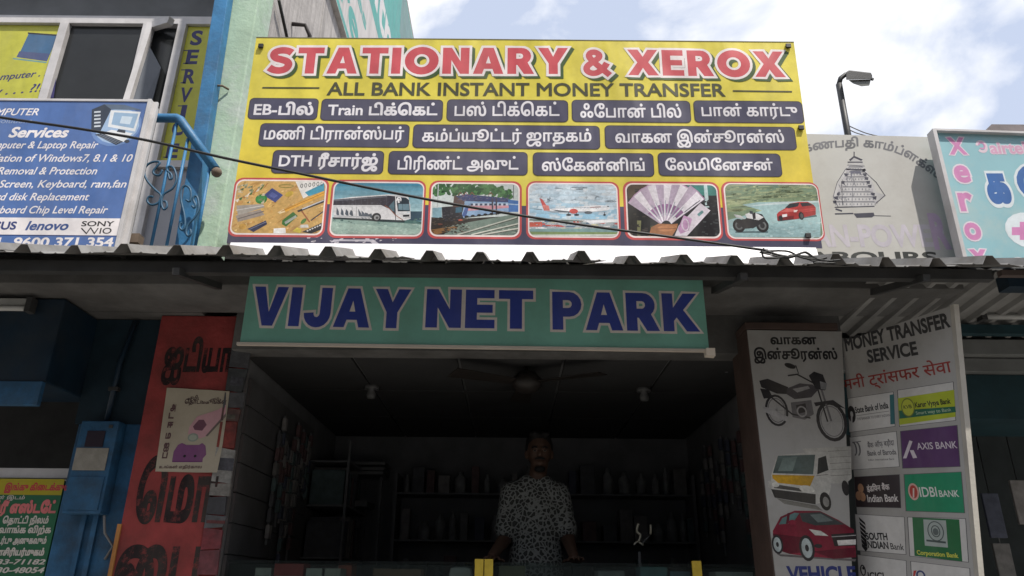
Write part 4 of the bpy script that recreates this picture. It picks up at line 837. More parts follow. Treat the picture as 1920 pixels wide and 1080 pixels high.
# ------------------------------------------------------------------ green name board under the awning
GRN = Plane((0, 3.3, 2.7), (0, -1, 0))
gs = thing('name_board', 'green name board with bold blue white-edged letters hanging under the awning', 'sign', (-0.17, 3.32, 2.55))
gq = [GRN.hit(446, 643), GRN.hit(1325, 656), GRN.hit(1321, 524), GRN.hit(474, 504)]
gq[0].x = gq[3].x = -1.256; gq[1].x = gq[2].x = 0.912
GBASE = mat('green_print', (0.24, 0.56, 0.45), 0.5, 0.14, 2.2, 0.03, dirt=(0.20, 0.42, 0.33))
MB().slab(gq, GRN.n, 0.03).build('board', GBASE, gs)
ed = MB(); ed.bar(gq[0] + Vector((-0.01, -0.004, -0.006)), gq[1] + Vector((0.018, -0.004, -0.006)), 0.018, 0.013); ed.build('bottom_trim', mat('cream_trim', (0.62, 0.55, 0.47), 0.5, 0.1), gs)
MB().hexa([gq[1] + Vector(c) for c in ((-0.02, -0.02, -0.03), (0.022, -0.02, -0.034), (0.022, 0.02, -0.034), (-0.02, 0.02, -0.03), (-0.02, -0.03, 0.0), (0.02, -0.03, 0.0), (0.02, 0.02, 0.0), (-0.02, 0.02, 0.0))]).build('trim_end', MATS['cream_trim'], gs)
for xx in (-1.0, -0.2, 0.65): MB().bar((xx, 3.315, 2.85), (xx, 3.30, 2.94), 0.012, 0.012).build('hanger', IRON, gs)
d = Decal(GRN, 0.002); BLU = rgb(66, 82, 168); WH = rgb(236, 228, 222)
for body, x0, x1, y0, y1, t0 in (('VIJAY', 468, 767, 610, 616, 537), ('NET', 797, 1000, 614, 617, 542), ('PARK', 1036, 1313, 618, 622, 547)):
    d.text(body, x0, x1, y0, t0, [(0.065, WH, 0, 0), (0, BLU, 0, 0)], yb1=y1, block=0.10)
d.build('lettering', gs)

# ------------------------------------------------------------------ blue repair-services board on the left
BB = planeY(3.6)
bs = thing('services_board', 'blue computer repair board with white slanted lettering and white rim', 'sign', (-3.0, 3.62, 3.2))
b1 = BB.ab(281, 190); xr = b1[0] - 0.0; zt = 3 + BB.ab(140, 187)[1]
MB().box(-4.2, xr - 0.004, 3.601, 3.66, 3.14, zt - 0.004).build('panel', mat('board_back', (0.4, 0.4, 0.42), 0.5), bs)
for a_, b_ in (((-4.2, zt - 0.004), (xr, zt - 0.004)), ((xr, 3.14), (xr, zt + 0.006))): MB().bar((a_[0], 3.63, a_[1]), (b_[0], 3.63, b_[1]), 0.07, 0.016, up=(0, 0, 1)).build('rim', ALU, bs, 0.002)
MB().box(xr - 0.008, xr + 0.012, 3.59, 3.69, 3.14, zt + 0.004).build('rim', ALU, bs, 0.002)
d = Decal(BB, 0.0); BLB = rgb(82, 112, 168); WB = rgb(232, 226, 226)
zb_ = lambda y: BB.ab(150, y)[1]
d.polyab([(-4.2, 0.14), (xr - 0.008, 0.14), (xr - 0.008, zt - 3.012), (-4.2, zt - 3.012)], BLB, 0)
d.polyab([(-4.2, zb_(441)), (xr - 0.008, zb_(441)), (xr - 0.008, zb_(409)), (-4.2, zb_(409))], WB, 1)
d.polyab([(-4.2, zb_(443)), (xr - 0.008, zb_(443)), (xr - 0.008, zb_(441)), (-4.2, zb_(441))], rgb(40, 60, 110), 1)
d.build('printed_ground', bs)
def bt_(body, x0, x1, yb_, yt, col=WB, base=0.012, shear=0.0):
    d = Decal(BB, 0.0012); d.text(body, x0, x1, yb_, yt, [(0, col, 0, 0)], base=base, shear=shear); d.build('lettering', bs)
def bl(body, vis, x1, yb_, yt, base=0.012, shear=0.22, col=WB):
    bt_(body, x1 - (x1 / max(1, vis)) * len(body), x1, yb_, yt, col, base, shear)
bl('COMPUTER', 5, 71, 216, 203.5, 0.012, 0.22); bl('Solutions', 8, 59, 231, 222, 0.004, 0.15, rgb(150, 165, 195)); bt_('Services', 15, 127, 257, 239, WB, 0.035, 0.22)
bl('Computer & Laptop Repair', 20, 183, 278, 265); bl('Installation of Windows7, 8.1 & 10', 28, 247, 303, 289.5); bl('Virus Removal & Protection', 20, 181, 327, 313.5)
bl('Display Screen, Keyboard, ram,fan', 25, 236, 351.5, 338); bl('Hard disk Replacement', 17.5, 166, 375.5, 362); bl('Motherboard Chip Level Repair', 22, 201, 400, 386.5)
bt_('ASUS', -30, 29, 430, 416, rgb(60, 70, 120), 0.03); bt_('lenovo', 47, 127, 431, 415, rgb(60, 85, 140), 0.03, 0.2); bt_('SONY', 152, 213, 424, 415, BLACK, 0.02)
d = Decal(BB, 0.0012); d.line([(153, 428), (162, 438), (170, 427), (177, 438), (184, 428)], 0.006, BLACK, 2); d.text('IO', 186, 208, 438, 427.5, [(0, BLACK, 0, 0)], base=0.01); d.build('logo', bs)
bt_('94 431 741  9600 371 354', -150, 211, 462, 446, WB, 0.03)
d = Decal(BB, 0.0012); ZB1 = zoomer(0, 0, 2.25)           # desktop computer picture with a pale glow
pp = lambda pts, c, l=2: d.poly(ZB1(pts), c, l)
d.disc(218, 236, 47, 38, rgb(110, 140, 190), 0.5); d.disc(220, 236, 41, 33, rgb(160, 185, 215), 1)
pp([(388, 462), (440, 440), (525, 442), (470, 462), (425, 552), (385, 545)], rgb(52, 62, 78)); pp([(440, 440), (525, 442), (600, 465), (470, 462)], rgb(92, 108, 128), 2.2)
for i in range(5): pp([(398, 470 + i * 15), (425, 468 + i * 15), (424, 475 + i * 15), (397, 477 + i * 15)], rgb(205, 212, 220), 2.5)
pp([(468, 465), (594, 472), (570, 555), (455, 535)], rgb(225, 228, 230), 2.6); pp([(482, 474), (584, 480), (564, 542), (470, 525)], rgb(150, 178, 205), 2.9); pp([(515, 490), (560, 493), (548, 525), (505, 520)], rgb(205, 220, 232), 3.2)
pp([(500, 545), (530, 550), (528, 562), (492, 556)], rgb(60, 66, 76), 2.8); pp([(425, 565), (470, 548), (560, 562), (520, 600)], rgb(230, 232, 234), 2.5); pp([(400, 568), (430, 562), (520, 598), (490, 612)], rgb(48, 54, 64), 2.9)
for i in range(3): d.line(ZB1([(410 + i * 9, 572 - i * 3), (492 + i * 9, 606 - i * 3)]), 0.003, rgb(130, 140, 155), 3.2)
d.disc(238, 265, 5, 3, rgb(60, 66, 78), 3)
d.build('computer_picture', bs)

# ------------------------------------------------------------------ grey complex board and xerox board on the right
MP = planeY(3.6)
ms = thing('complex_board', 'faded grey board with temple tower drawing and arched script', 'sign', (2.0, 3.62, 3.1))
c_ = [MP.ab(*q) for q in ((1500, 470), (1792, 478), (1755, 257), (1500, 250))]
MB().slab([MP.pt(1.50, 0.08), MP.pt(2.40, 0.08), MP.pt(2.40, c_[2][1]), MP.pt(1.50, c_[3][1])], MP.n, 0.03).build('panel', mat('faded_board', (0.50, 0.49, 0.46), 0.6, 0.08, 3, 0.03, dirt=(0.42, 0.40, 0.37)), ms)
d = Decal(MP, 0.0012); Z6 = zoomer(1480, 120, 2.4545); GT = rgb(112, 112, 116)
d.arc_text('கணபதி காம்ப்ளக்ஸ்', Z6([(60, 408), (105, 398), (160, 388), (240, 382), (320, 378), (420, 388), (480, 404), (540, 428), (600, 468), (640, 496), (682, 528)]), 12, GT, base=0.022)
d.build('script_lettering', ms)
d = Decal(MP, 0.0012); INK = rgb(66, 66, 78); PK = rgb(175, 172, 176)
ln = lambda pts, wd=0.004, c=INK, l=2: d.line(Z6(pts), wd, c, l)
pg = lambda pts, c=INK, l=1: d.poly(Z6(pts), c, l)
pg([(298, 425), (335, 445), (350, 480), (372, 520), (400, 590), (445, 605), (400, 640), (385, 655), (215, 655), (200, 610), (215, 560), (262, 478)], rgb(188, 186, 186), 0.5)
for i in range(8):                                           # stepped tiers with a cornice and little niches
    y = 470 + i * 23; hw = 30 + i * 9.5
    pg([(305 - hw, y), (305 + hw, y), (305 + hw + 5, y + 7), (305 - hw - 5, y + 7)], rgb(128, 127, 132), 0.8)
    for j in range(5 + i): x = 305 - hw + 6 + (2 * hw - 12) * j / (4 + i); pg([(x - 2.5, y + 10), (x + 2.5, y + 10), (x + 2.5, y + 19), (x - 2.5, y + 19)], rgb(120 + 12 * (j % 3), 120 + 12 * (j % 3), 128 + 10 * (j % 3)), 0.9)
ln([(298, 405), (298, 425)], 0.006); pg([(275, 440), (298, 422), (338, 440), (330, 446), (298, 432), (280, 448)])
ln([(270, 452), (335, 452)], 0.008); ln([(268, 465), (345, 470)], 0.004); ln([(262, 484), (350, 488)], 0.010); pg([(280, 492), (325, 490), (335, 515), (322, 505), (290, 505), (284, 530)], rgb(96, 96, 112))
rn = random.Random(9)
for i in range(9):
    y = 485 + i * 18; hw = 36 + i * 7.5
    for sx in (-1, 1): pg([(305 + sx * hw - 8 + rn.uniform(-4, 4), y), (305 + sx * hw + 8, y + rn.uniform(-4, 4)), (305 + sx * hw + 6, y + 14), (305 + sx * hw - 6, y + 12)], INK if rn.random() > 0.35 else PK, 2)
    ln([(305 - hw + 14, y + 6), (305 - hw + 14 + rn.uniform(10, 36), y + 4)], 0.0025, rgb(130, 130, 136)); ln([(305 + hw - 30, y + 8), (305 + hw - 10, y + 6)], 0.0025, rgb(130, 130, 136))
for i in range(16): x = rn.uniform(215, 300); y = rn.uniform(520, 650); ln([(x, y), (x + rn.uniform(-6, 10), y + rn.uniform(6, 22))], 0.003, rgb(105, 105, 114))
ln([(345, 495), (400, 545), (440, 605), (400, 640)], 0.004); ln([(258, 485), (220, 545), (202, 610), (225, 660)], 0.003); ln([(240, 540), (245, 650)], 0.003); ln([(300, 500), (292, 560), (288, 655)], 0.003, rgb(120, 120, 126))
ln([(210, 660), (390, 655)], 0.006); ln([(212, 690), (292, 688)], 0.008); pg([(295, 688), (388, 684), (392, 698), (380, 706), (310, 708)]); ln([(390, 698), (466, 700)], 0.004); ln([(215, 668), (240, 676)], 0.010)
d.build('temple_drawing', ms)
d = Decal(MP, 0.0012); LIL = rgb(190, 184, 192)
d.text('MAN-POWER', 1490, 1783, 461, 423, [(0, LIL, 0, 0)], base=0.035); d.text('R', 1752, 1785, 464, 404, [(0, rgb(186, 164, 190), 0, 0)], base=0.05, layer=4)
d.text('LABOURS', 1490, 1760, 492, 473, [(0, rgb(60, 62, 60), 0, 0)], base=0.03)
d.build('faded_lettering', ms)

XB = planeY(3.5)
xs = thing('xerox_board', 'pale teal copy shop board with pink letters running down its edge', 'sign', (2.7, 3.52, 3.05))
xl = 2.318; xz0, xz1 = 0.08, XB.ab(1757, 248)[1]; xz2 = XB.ab(1920, 255)[1]
MB().slab([XB.pt(xl, xz0), XB.pt(3.3, xz0), XB.pt(3.3, xz2 - 0.01), XB.pt(xl, xz1)], XB.n, 0.05).build('panel', mat('pale_teal_print', (0.27, 0.49, 0.54), 0.5, 0.1, 3, 0.03, dirt=(0.40, 0.51, 0.50)), xs)
MB().bar(XB.pt(xl - 0.004, xz0, 0.0), XB.pt(xl - 0.004, xz1 + 0.004, 0.0), 0.02, 0.06).build('rim', ALU, xs); MB().bar(XB.pt(xl, xz1 + 0.003), XB.pt(3.3, xz2 - 0.007), 0.05, 0.012).build('rim', MATS['white_aluminium'], xs)
d = Decal(XB, 0.0015); PNK = rgb(206, 134, 182); PKO = rgb(222, 212, 220)
for ch, x, y, wd, hh in (('X', 780, 378, 42, 36), ('e', 803, 506, 37, 34), ('r', 822, 636, 33, 36), ('o', 852, 770, 38, 34), ('x', 880, 888, 40, 30)):
    d = Decal(XB, 0.0015); px_, py_ = 1480 + x / 2.4545, 120 + y / 2.4545
    d.text(ch, px_ - wd / 2.4545, px_ + wd / 2.4545, py_ + hh / 2.4545, py_ - hh / 2.4545, [(0.045, PKO, 0, 0), (0, PNK, 0, 0)], base=0.04, ref=ch if ch != 'r' else 'x'); d.build('lettering', xs)
d = Decal(XB, 0.0015)
d.ring(1480 + 885 / 2.4545, 120 + 380 / 2.4545, 11, 12, 5, rgb(216, 196, 206), 2, a0=-140, a1=170); d.ring(1480 + 885 / 2.4545, 120 + 376 / 2.4545, 6.5, 7, 2.6, rgb(200, 140, 176), 2.6, a0=-140, a1=170)
d.build('logo', xs); d = Decal(XB, 0.0015)
d.text('airtel', 1858, 1926, 287.5, 267, [(0.04, rgb(214, 206, 214), 0, 0), (0, rgb(208, 160, 186), 0, 0)], base=0.03, ref='l')
d.build('lettering', xs); d = Decal(XB, 0.0015)
BLX = rgb(62, 104, 165); WX = rgb(214, 222, 226)
d.text('க', 1855, 1899, 375, 330, [(0.05, WX, 0, 0), (0, BLX, 0, 0)], base=0.05, ref='க')
d.build('lettering', xs); d = Decal(XB, 0.0015)
d.ring(1952, 344, 50, 42, 6, WX, 2); d.ring(1952, 344, 45, 38, 13, BLX, 2.5); d.build('lettering', xs); d = Decal(XB, 0.0015)
d.disc(1930, 432, 45, 34, WX, 2)
d.poly([(1897, 426), (1912, 426), (1912, 416), (1930, 416), (1930, 450), (1912, 450), (1912, 441), (1897, 441)], PNK, 3)
d.build('plus_badge', xs); d = Decal(XB, 0.0015)
d.ring(1846, 492, 16, 13, 5, BLACK, 2); d.ring(1912, 495, 18, 13, 5, WX, 2)
d.build('lettering', xs)
# ------------------------------------------------------------------ right pillar poster and bank board
VP = planeY(3.591)
vp = thing('vehicle_poster', 'white vehicle insurance poster with motorbike, van and red car on the brown pillar', 'poster', (1.42, 3.6, 1.2))
MB().slab([VP.pt(1.196, -1.9), VP.pt(1.486, -1.9), VP.pt(1.675, -0.272), VP.pt(1.196, -0.268)], VP.n, 0.008).build('sheet', mat('poster_white', (0.42, 0.41, 0.395), 0.45, 0.06, 4, 0.03, dirt=(0.32, 0.305, 0.28)), vp)
Z7 = zoomer(1360, 560, 2.0786)
d = Decal(VP, 0.0012)
d.text('வாகன', 1445, 1532, 645, 633, [(0, BLACK, 0, 0)], ref='ப', base=0.025); d.text('இன்சூரன்ஸ்', 1414, 1571, 673, 659, [(0, BLACK, 0, 0)], ref='ப', base=0.022); d.build('lettering', vp)
d = Decal(VP, 0.0012); d.text('VEHICLE', 1477, 1607, 1090, 1063, [(0, rgb(50, 60, 120), 0, 0)], base=0.04); d.text('INSURANCE', 1470, 1615, 1135, 1100, [(0, rgb(50, 60, 120), 0, 0)], base=0.04); d.build('lettering', vp)
def pic(name, draw, plane=VP, par=vp, zm=Z7, sc=1 / 2.0786):
    d = Decal(plane, 0.0014); d.jit = 0.22
    class A: pass
    k = A(); k.p = lambda pts, c, l=1: d.poly(zm(pts), c, l)
    k.disc = lambda x, y, rx, ry, c, l=1, rot=0.0: d.disc(*zm([(x, y)])[0], rx * sc, ry * sc, c, l, rot=rot)
    k.ring = lambda x, y, rx, ry, wd, c, l=1, **kw: d.ring(*zm([(x, y)])[0], rx * sc, ry * sc, wd * sc, c, l, **kw)
    k.line = lambda pts, wd, c, l=1: d.line(zm(pts), wd * sc * 0.0026, c, l)
    draw(k); return d.build(name, par, print_mat('photo_print'))
DKG = rgb(52, 50, 52); MDG = rgb(110, 108, 110); LGG = rgb(168, 166, 166)
def bike(k):
    k.ring(200, 435, 45, 62, 9, DKG, 1); k.ring(200, 435, 34, 48, 3, MDG, 1.2); k.ring(415, 478, 60, 78, 13, DKG, 1); k.ring(415, 478, 44, 60, 3, MDG, 1.2)
    for t in range(0, 180, 30):
        c, s_ = math.cos(R(t)), math.sin(R(t)); k.line([(415 - 44 * c, 478 - 60 * s_), (415 + 44 * c, 478 + 60 * s_)], 2, LGG, 1.1); k.line([(200 - 34 * c, 435 - 48 * s_), (200 + 34 * c, 435 + 48 * s_)], 2, LGG, 1.1)
    k.p([(132, 320), (165, 312), (245, 345), (242, 372), (200, 370), (140, 345)], DKG, 2); k.p([(240, 350), (290, 330), (340, 335), (362, 355), (335, 385), (270, 392), (238, 372)], rgb(84, 80, 84), 2.2); k.p([(262, 352), (322, 340), (330, 350), (280, 366)], LGG, 2.5)
    k.p([(325, 300), (345, 284), (380, 296), (395, 335), (388, 358), (352, 352)], DKG, 2.3); k.p([(368, 322), (396, 330), (392, 356), (372, 352)], rgb(140, 140, 142), 2.6)
    k.p([(255, 405), (335, 395), (345, 450), (310, 472), (262, 462)], MDG, 2.1); k.p([(275, 415), (312, 408), (318, 440), (282, 450)], DKG, 2.4); k.ring(298, 440, 20, 22, 6, LGG, 2.6)
    k.p([(145, 420), (170, 425), (248, 462), (240, 480), (150, 440)], LGG, 2.3); k.line([(375, 355), (412, 475)], 8, MDG, 2.2); k.line([(360, 352), (398, 478)], 6, DKG, 2.1); k.line([(245, 300), (280, 295), (345, 330)], 6, DKG, 2.4); k.line([(285, 292), (275, 262), (262, 262)], 4, DKG, 2.4); k.disc(252, 262, 22, 10, DKG, 2.5, -0.3)
    k.p([(135, 350), (170, 355), (185, 385), (150, 390)], DKG, 2); k.p([(345, 405), (420, 395), (470, 430), (455, 425), (400, 408), (352, 420)], DKG, 2.4); k.line([(180, 385), (260, 450), (330, 465)], 6, DKG, 2.2)
def van(k):
    W_ = rgb(196, 194, 188)
    k.p([(300, 585), (490, 575), (492, 700), (470, 720), (410, 720)], rgb(180, 178, 172), 1); 
    for i in range(5): k.line([(400, 595 + i * 24), (488, 590 + i * 24)], 2.5, rgb(140, 138, 134), 1.3)
    k.p([(200, 610), (350, 596), (405, 600), (412, 735), (395, 790), (355, 800), (180, 760), (178, 690)], W_, 1.6); k.p([(205, 612), (350, 608), (342, 685), (185, 680)], rgb(86, 100, 98), 2); k.p([(225, 620), (280, 615), (262, 672), (205, 672)], rgb(122, 138, 134), 2.2); k.p([(362, 622), (392, 612), (402, 668), (358, 685)], rgb(50, 52, 52), 2)
    k.p([(182, 686), (348, 690), (330, 732), (205, 718), (184, 700)], rgb(214, 166, 44), 2.2); k.p([(178, 742), (352, 762), (352, 802), (192, 775)], rgb(66, 64, 62), 2.2); k.p([(188, 722), (300, 740), (296, 752), (190, 738)], rgb(90, 88, 84), 2.3)
    k.disc(318, 742, 30, 14, rgb(224, 222, 214), 2.5, -0.15); k.disc(196, 725, 14, 10, rgb(224, 222, 214), 2.5); k.disc(390, 790, 22, 36, rgb(44, 42, 42), 2.4); k.disc(392, 792, 12, 20, rgb(150, 148, 144), 2.7); k.disc(468, 738, 14, 30, rgb(48, 46, 46), 2); k.line([(355, 690), (400, 685)], 2, rgb(120, 118, 114), 2.4); k.p([(165, 710), (178, 712), (178, 738), (168, 735)], W_, 2.4); k.p([(200, 778), (355, 806), (380, 826), (230, 800)], rgb(120, 118, 112), 0.8)
def car(k):
    C1 = rgb(132, 38, 58); C2 = rgb(98, 28, 44)
    k.p([(185, 905), (215, 850), (270, 826), (370, 828), (440, 862), (500, 900), (510, 1005), (420, 1012), (330, 1005), (250, 995), (190, 975)], C1, 1); k.p([(222, 855), (270, 834), (288, 836), (262, 876), (208, 880)], rgb(96, 128, 128), 1.5); k.p([(288, 836), (372, 832), (466, 880), (350, 884), (300, 868)], rgb(60, 66, 68), 1.5); k.p([(330, 842), (372, 838), (420, 866), (360, 872)], rgb(110, 122, 122), 1.8); k.p([(242, 836), (252, 834), (246, 876), (236, 878)], C2, 1.8); k.disc(262, 872, 18, 10, C1, 2)
    k.p([(185, 915), (300, 930), (330, 985), (250, 995), (192, 975)], C2, 1.3); k.p([(325, 898), (372, 905), (402, 925), (350, 922)], rgb(205, 205, 198), 2); k.p([(412, 918), (508, 912), (510, 962), (425, 965)], rgb(50, 44, 46), 1.8); k.p([(435, 942), (508, 938), (509, 958), (440, 962)], rgb(222, 218, 214), 2.2); k.line([(415, 928), (508, 922)], 3, LGG, 2); k.p([(340, 985), (505, 970), (510, 1008), (420, 1014)], C2, 1.6); k.disc(362, 964, 16, 8, DKG, 2)
    for x, y, r_ in ((203, 958, 22), (318, 972, 30)): k.disc(x, y, r_, r_ * 1.7, DKG, 2.2); k.disc(x, y, r_ * 0.7, r_ * 1.3, rgb(170, 180, 180), 2.5); k.disc(x, y, r_ * 0.25, r_ * 0.45, DKG, 2.8)
    k.p([(200, 995), (510, 1015), (505, 1024), (215, 1004)], rgb(110, 106, 106), 0.6)
pic('motorbike_picture', bike); pic('van_picture', van); pic('car_picture', car)

# bank board: upright panel standing out from the pillar towards the street
Lb = VP.hit(1580, 640); yl = 3.60; L0 = onY(1580, 640, yl); dR = ray(1785, 575); tR = (L0.z - EYE) / dR.z; R0 = CAM + dR * tR
dirx = Vector((R0.x - L0.x, R0.y - L0.y, 0)).normalized()
MP2 = Plane((L0.x, L0.y, 3.0), (dirx.y, -dirx.x, 0))
if MP2.n.y > 0: MP2 = Plane((L0.x, L0.y, 3.0), (-dirx.y, dirx.x, 0))
mo = thing('bank_board', 'white money transfer board with bank stickers angled out from the pillar', 'sign', (R0.x, R0.y, 0.6))
cn = [MP2.ab(*q) for q in ((1612, 1095), (1834, 1095), (1812, 850), (1786, 573), (1580, 641))]
bd = MB(); k_ = len(cn); fv = [MP2.pt(a, b) for a, b in cn]; bv = [v - MP2.n * 0.012 for v in fv]
lo = [MP2.pt(cn[0][0] - 0.03, -2.0), MP2.pt(cn[1][0] + 0.02, -2.0)]
fv = [lo[0], lo[1]] + fv[1:]; bv = [v - MP2.n * 0.012 for v in fv]; n_ = len(fv)
bd.raw(fv + bv, [tuple(range(n_)), tuple(range(2 * n_ - 1, n_ - 1, -1))] + [(i, i + n_, (i + 1) % n_ + n_, (i + 1) % n_) for i in range(n_)]).build('board', mat('poster_white', (0, 0, 0)), mo)
ef = MB()
for p_, q_ in ((fv[1], fv[2]), (fv[2], fv[3]), (fv[3], fv[4])): ef.bar(p_ + dirx * 0.008, q_ + dirx * 0.008, 0.022, 0.03)
ef.build('edge_strip', mat('edge_strip_pale', (0.55, 0.52, 0.46), 0.5, 0.15), mo)
def btext(body, pts, base, col, ref='H'):
    d = Decal(MP2, 0.0012); d.text(body, pts[0], pts[2], pts[1], pts[4], [(0, col, 0, 0)], base=base, yb1=pts[3], ref=ref); d.build('lettering', mo)
btext('MONEY TRANSFER', (1586, 658, 1783, 612, 632), 0.038, rgb(58, 58, 60)); btext('SERVICE', (1628, 680, 1722, 664, 656), 0.038, rgb(58, 58, 60)); btext('मनी ट्रांसफर सेवा', (1583, 731, 1786, 697, 711), 0.008, rgb(150, 56, 52), 'म')
Z8 = zoomer(1560, 560, 2.0778)
EDG = rgb(92, 92, 94); WHT = rgb(205, 203, 200)
def cell(q, bgc, draw, edge=True):
    d = Decal(MP2, 0.0010); P_ = Z8(q)
    cx = sum(p[0] for p in P_) / 4; cy = sum(p[1] for p in P_) / 4
    if edge: d.poly([(cx + (x - cx) * 1.0, cy + (y - cy) * 1.0) for x, y in P_], EDG, 0.2); d.poly([(cx + (x - cx) * 0.975, cy + (y - cy) * 0.975) for x, y in P_], bgc, 0.6)
    else: d.poly(P_, bgc, 0.4)
    o = d.build('bank_sticker', mo); d = Decal(MP2, 0.0016)
    class A: pass
    k = A(); k.p = lambda pts, c, l=1: d.poly(Z8(pts), c, l)
    k.disc = lambda x, y, rx, ry, c, l=1, rot=0.0: d.disc(*Z8([(x, y)])[0], rx / 2.0778 * 1.9, ry / 2.0778, c, l, rot=rot)
    k.ring = lambda x, y, rx, ry, wd, c, l=1, **kw: d.ring(*Z8([(x, y)])[0], rx / 2.0778 * 1.0, ry / 2.0778, wd / 2.0778, c, l, **kw)
    k.line = lambda pts, wd, c, l=1: d.line(Z8(pts), wd, c, l)
    def tx(body, x0, y0, x1, y1, h, c, base=0.02, ref='H', shear=0.0):
        (a, b), (e, f) = Z8([(x0, y0)])[0], Z8([(x1, y1)])[0]; d.text(body, a, e, b, (b + f) / 2 - (f - b) / 2 - h / 2.0778, [(0, c, 0, 0)], base=base, yb1=f, ref=ref, shear=shear)
    k.t = tx; draw(k); d.build('logo', o)
def c1(k):
    k.disc(77, 450, 8, 34, DKG); k.disc(77, 450, 3, 12, WHT, 2); k.p([(74, 452), (80, 452), (80, 484), (74, 484)], WHT, 2.1); k.t('State Bank of India', 92, 446, 221, 426, 24, BLACK, 0.03); k.t('THE BANKER TO EVERY INDIAN', 98, 474, 226, 458, 10, MDG, 0.01); k.line([(96, 456), (222, 438)], 0.002, MDG); k.p([(225, 375), (242, 372), (245, 488), (228, 490)], rgb(60, 110, 115), 1)
def c2(k):
    k.p([(257, 388), (476, 355), (482, 460), (263, 492)], rgb(176, 188, 56), 0.8); k.p([(261, 436), (480, 420), (483, 442), (263, 468)], rgb(42, 104, 82), 1); k.disc(296, 424, 14, 38, rgb(112, 122, 60), 1.6); k.disc(296, 424, 12, 33, rgb(190, 196, 70), 1.9); k.t('KVB', 280, 430, 312, 426, 14, rgb(70, 80, 50), 0.02); k.t('Karur Vysya Bank', 325, 424, 464, 408, 20, BLACK, 0.03); k.t('Smart way to Bank', 328, 452, 466, 438, 13, rgb(170, 190, 160), 0.015)
def c3(k):
    for x in (86, 100): k.ring(x, 585, 12, 28, 6, MDG, 1, a0=-95, a1=95)
    k.line([(80, 560), (112, 556)], 0.004, MDG); k.t('बैंक ऑफ़ बड़ौदा', 140, 582, 244, 570, 18, MDG, 0.015, 'म'); k.t('Bank of Baroda', 140, 612, 252, 606, 20, MDG, 0.025); k.t("India's International Bank", 142, 632, 244, 628, 8, MDG, 0.01)
def c4(k):
    k.p([(277, 622), (302, 552), (314, 556), (290, 622)], rgb(214, 204, 212), 1.2); k.p([(303, 590), (318, 590), (332, 620), (316, 622)], rgb(214, 204, 212), 1.2); k.t('AXIS BANK', 333, 588, 490, 582, 27, rgb(214, 204, 212), 0.01)
def c5(k):
    for x, y in ((112, 738), (104, 768), (120, 772)): k.disc(x, y, 6, 18, rgb(176, 134, 104), 1.2)
    k.t('इंडियन बैंक', 138, 752, 226, 744, 20, rgb(214, 206, 204), 0.02, 'म'); k.t('Indian Bank', 140, 792, 260, 790, 28, rgb(220, 214, 212), 0.02)
def c6(k):
    k.disc(318, 752, 11, 34, rgb(214, 170, 160), 1); k.disc(318, 752, 8, 26, rgb(178, 66, 56), 1.4); k.p([(315, 738), (321, 738), (321, 775), (315, 775)], rgb(220, 200, 190), 1.8); k.t('IDBI', 345, 772, 412, 771, 38, rgb(222, 224, 220), 0.012); k.t('BANK', 420, 772, 497, 772, 26, rgb(222, 224, 220), 0.012)
def c7(k):
    for i in range(7): y = 850 + i * 17; k.p([(104 + i * 2, y), (128 + i * 2, y + 22), (132, y + 34), (108 + i * 1.5, y + 14)], BLACK, 1)
    k.t('SOUTH', 134, 938, 218, 940, 26, BLACK, 0.035); k.t('INDIAN', 135, 970, 222, 975, 26, BLACK, 0.035); k.t('Bank', 230, 976, 282, 980, 24, BLACK, 0.01)
def c8(k):
    k.p([(313, 852), (496, 860), (508, 1024), (322, 1002)], rgb(38, 108, 64), 0.8); k.p([(356, 860), (444, 864), (452, 970), (362, 962)], rgb(170, 180, 176), 1.1); k.ring(404, 906, 32, 40, 4, rgb(80, 92, 92), 1.5); k.ring(404, 906, 18, 24, 4, rgb(80, 92, 92), 1.5); k.disc(404, 908, 6, 14, rgb(100, 110, 110), 1.8); k.line([(370, 942), (442, 950)], 0.008, rgb(70, 84, 84), 1.7)
    k.t('Corporation Bank', 332, 996, 494, 1010, 17, rgb(206, 206, 80), 0.03)
def c9(k):
    k.ring(121, 1058, 11, 22, 5, DKG, 1); k.disc(122, 1050, 2, 6, DKG, 1.2); k.t('ICICI', 142, 1092, 205, 1094, 26, BLACK, 0.03)
def c10(k):
    k.ring(346, 1078, 18, 20, 7, rgb(60, 70, 120), 1); k.p([(318, 1060), (330, 1058), (322, 1084), (316, 1084)], rgb(190, 60, 56), 1)
CELLS = ((((60, 388), (240, 362), (247, 498), (66, 522)), WHT, c1), (((254, 356), (474, 323), (484, 475), (262, 500)), WHT, c2), (((67, 540), (252, 516), (264, 655), (76, 668)), WHT, c3), (((265, 516), (489, 492), (501, 655), (274, 662)), rgb(92, 60, 104), c4),
         (((85, 694), (264, 684), (270, 816), (92, 812)), rgb(58, 50, 52), c5), (((279, 684), (505, 674), (519, 836), (287, 828)), rgb(36, 140, 100), c6), (((88, 838), (283, 850), (290, 998), (97, 982)), WHT, c7), (((293, 850), (522, 856), (534, 1028), (302, 1004)), WHT, c8), (((98, 996), (290, 1020), (296, 1150), (104, 1130)), WHT, c9), (((305, 1022), (538, 1050), (545, 1180), (312, 1150)), WHT, c10))
for q, c, f in CELLS: cell(q, c, f)

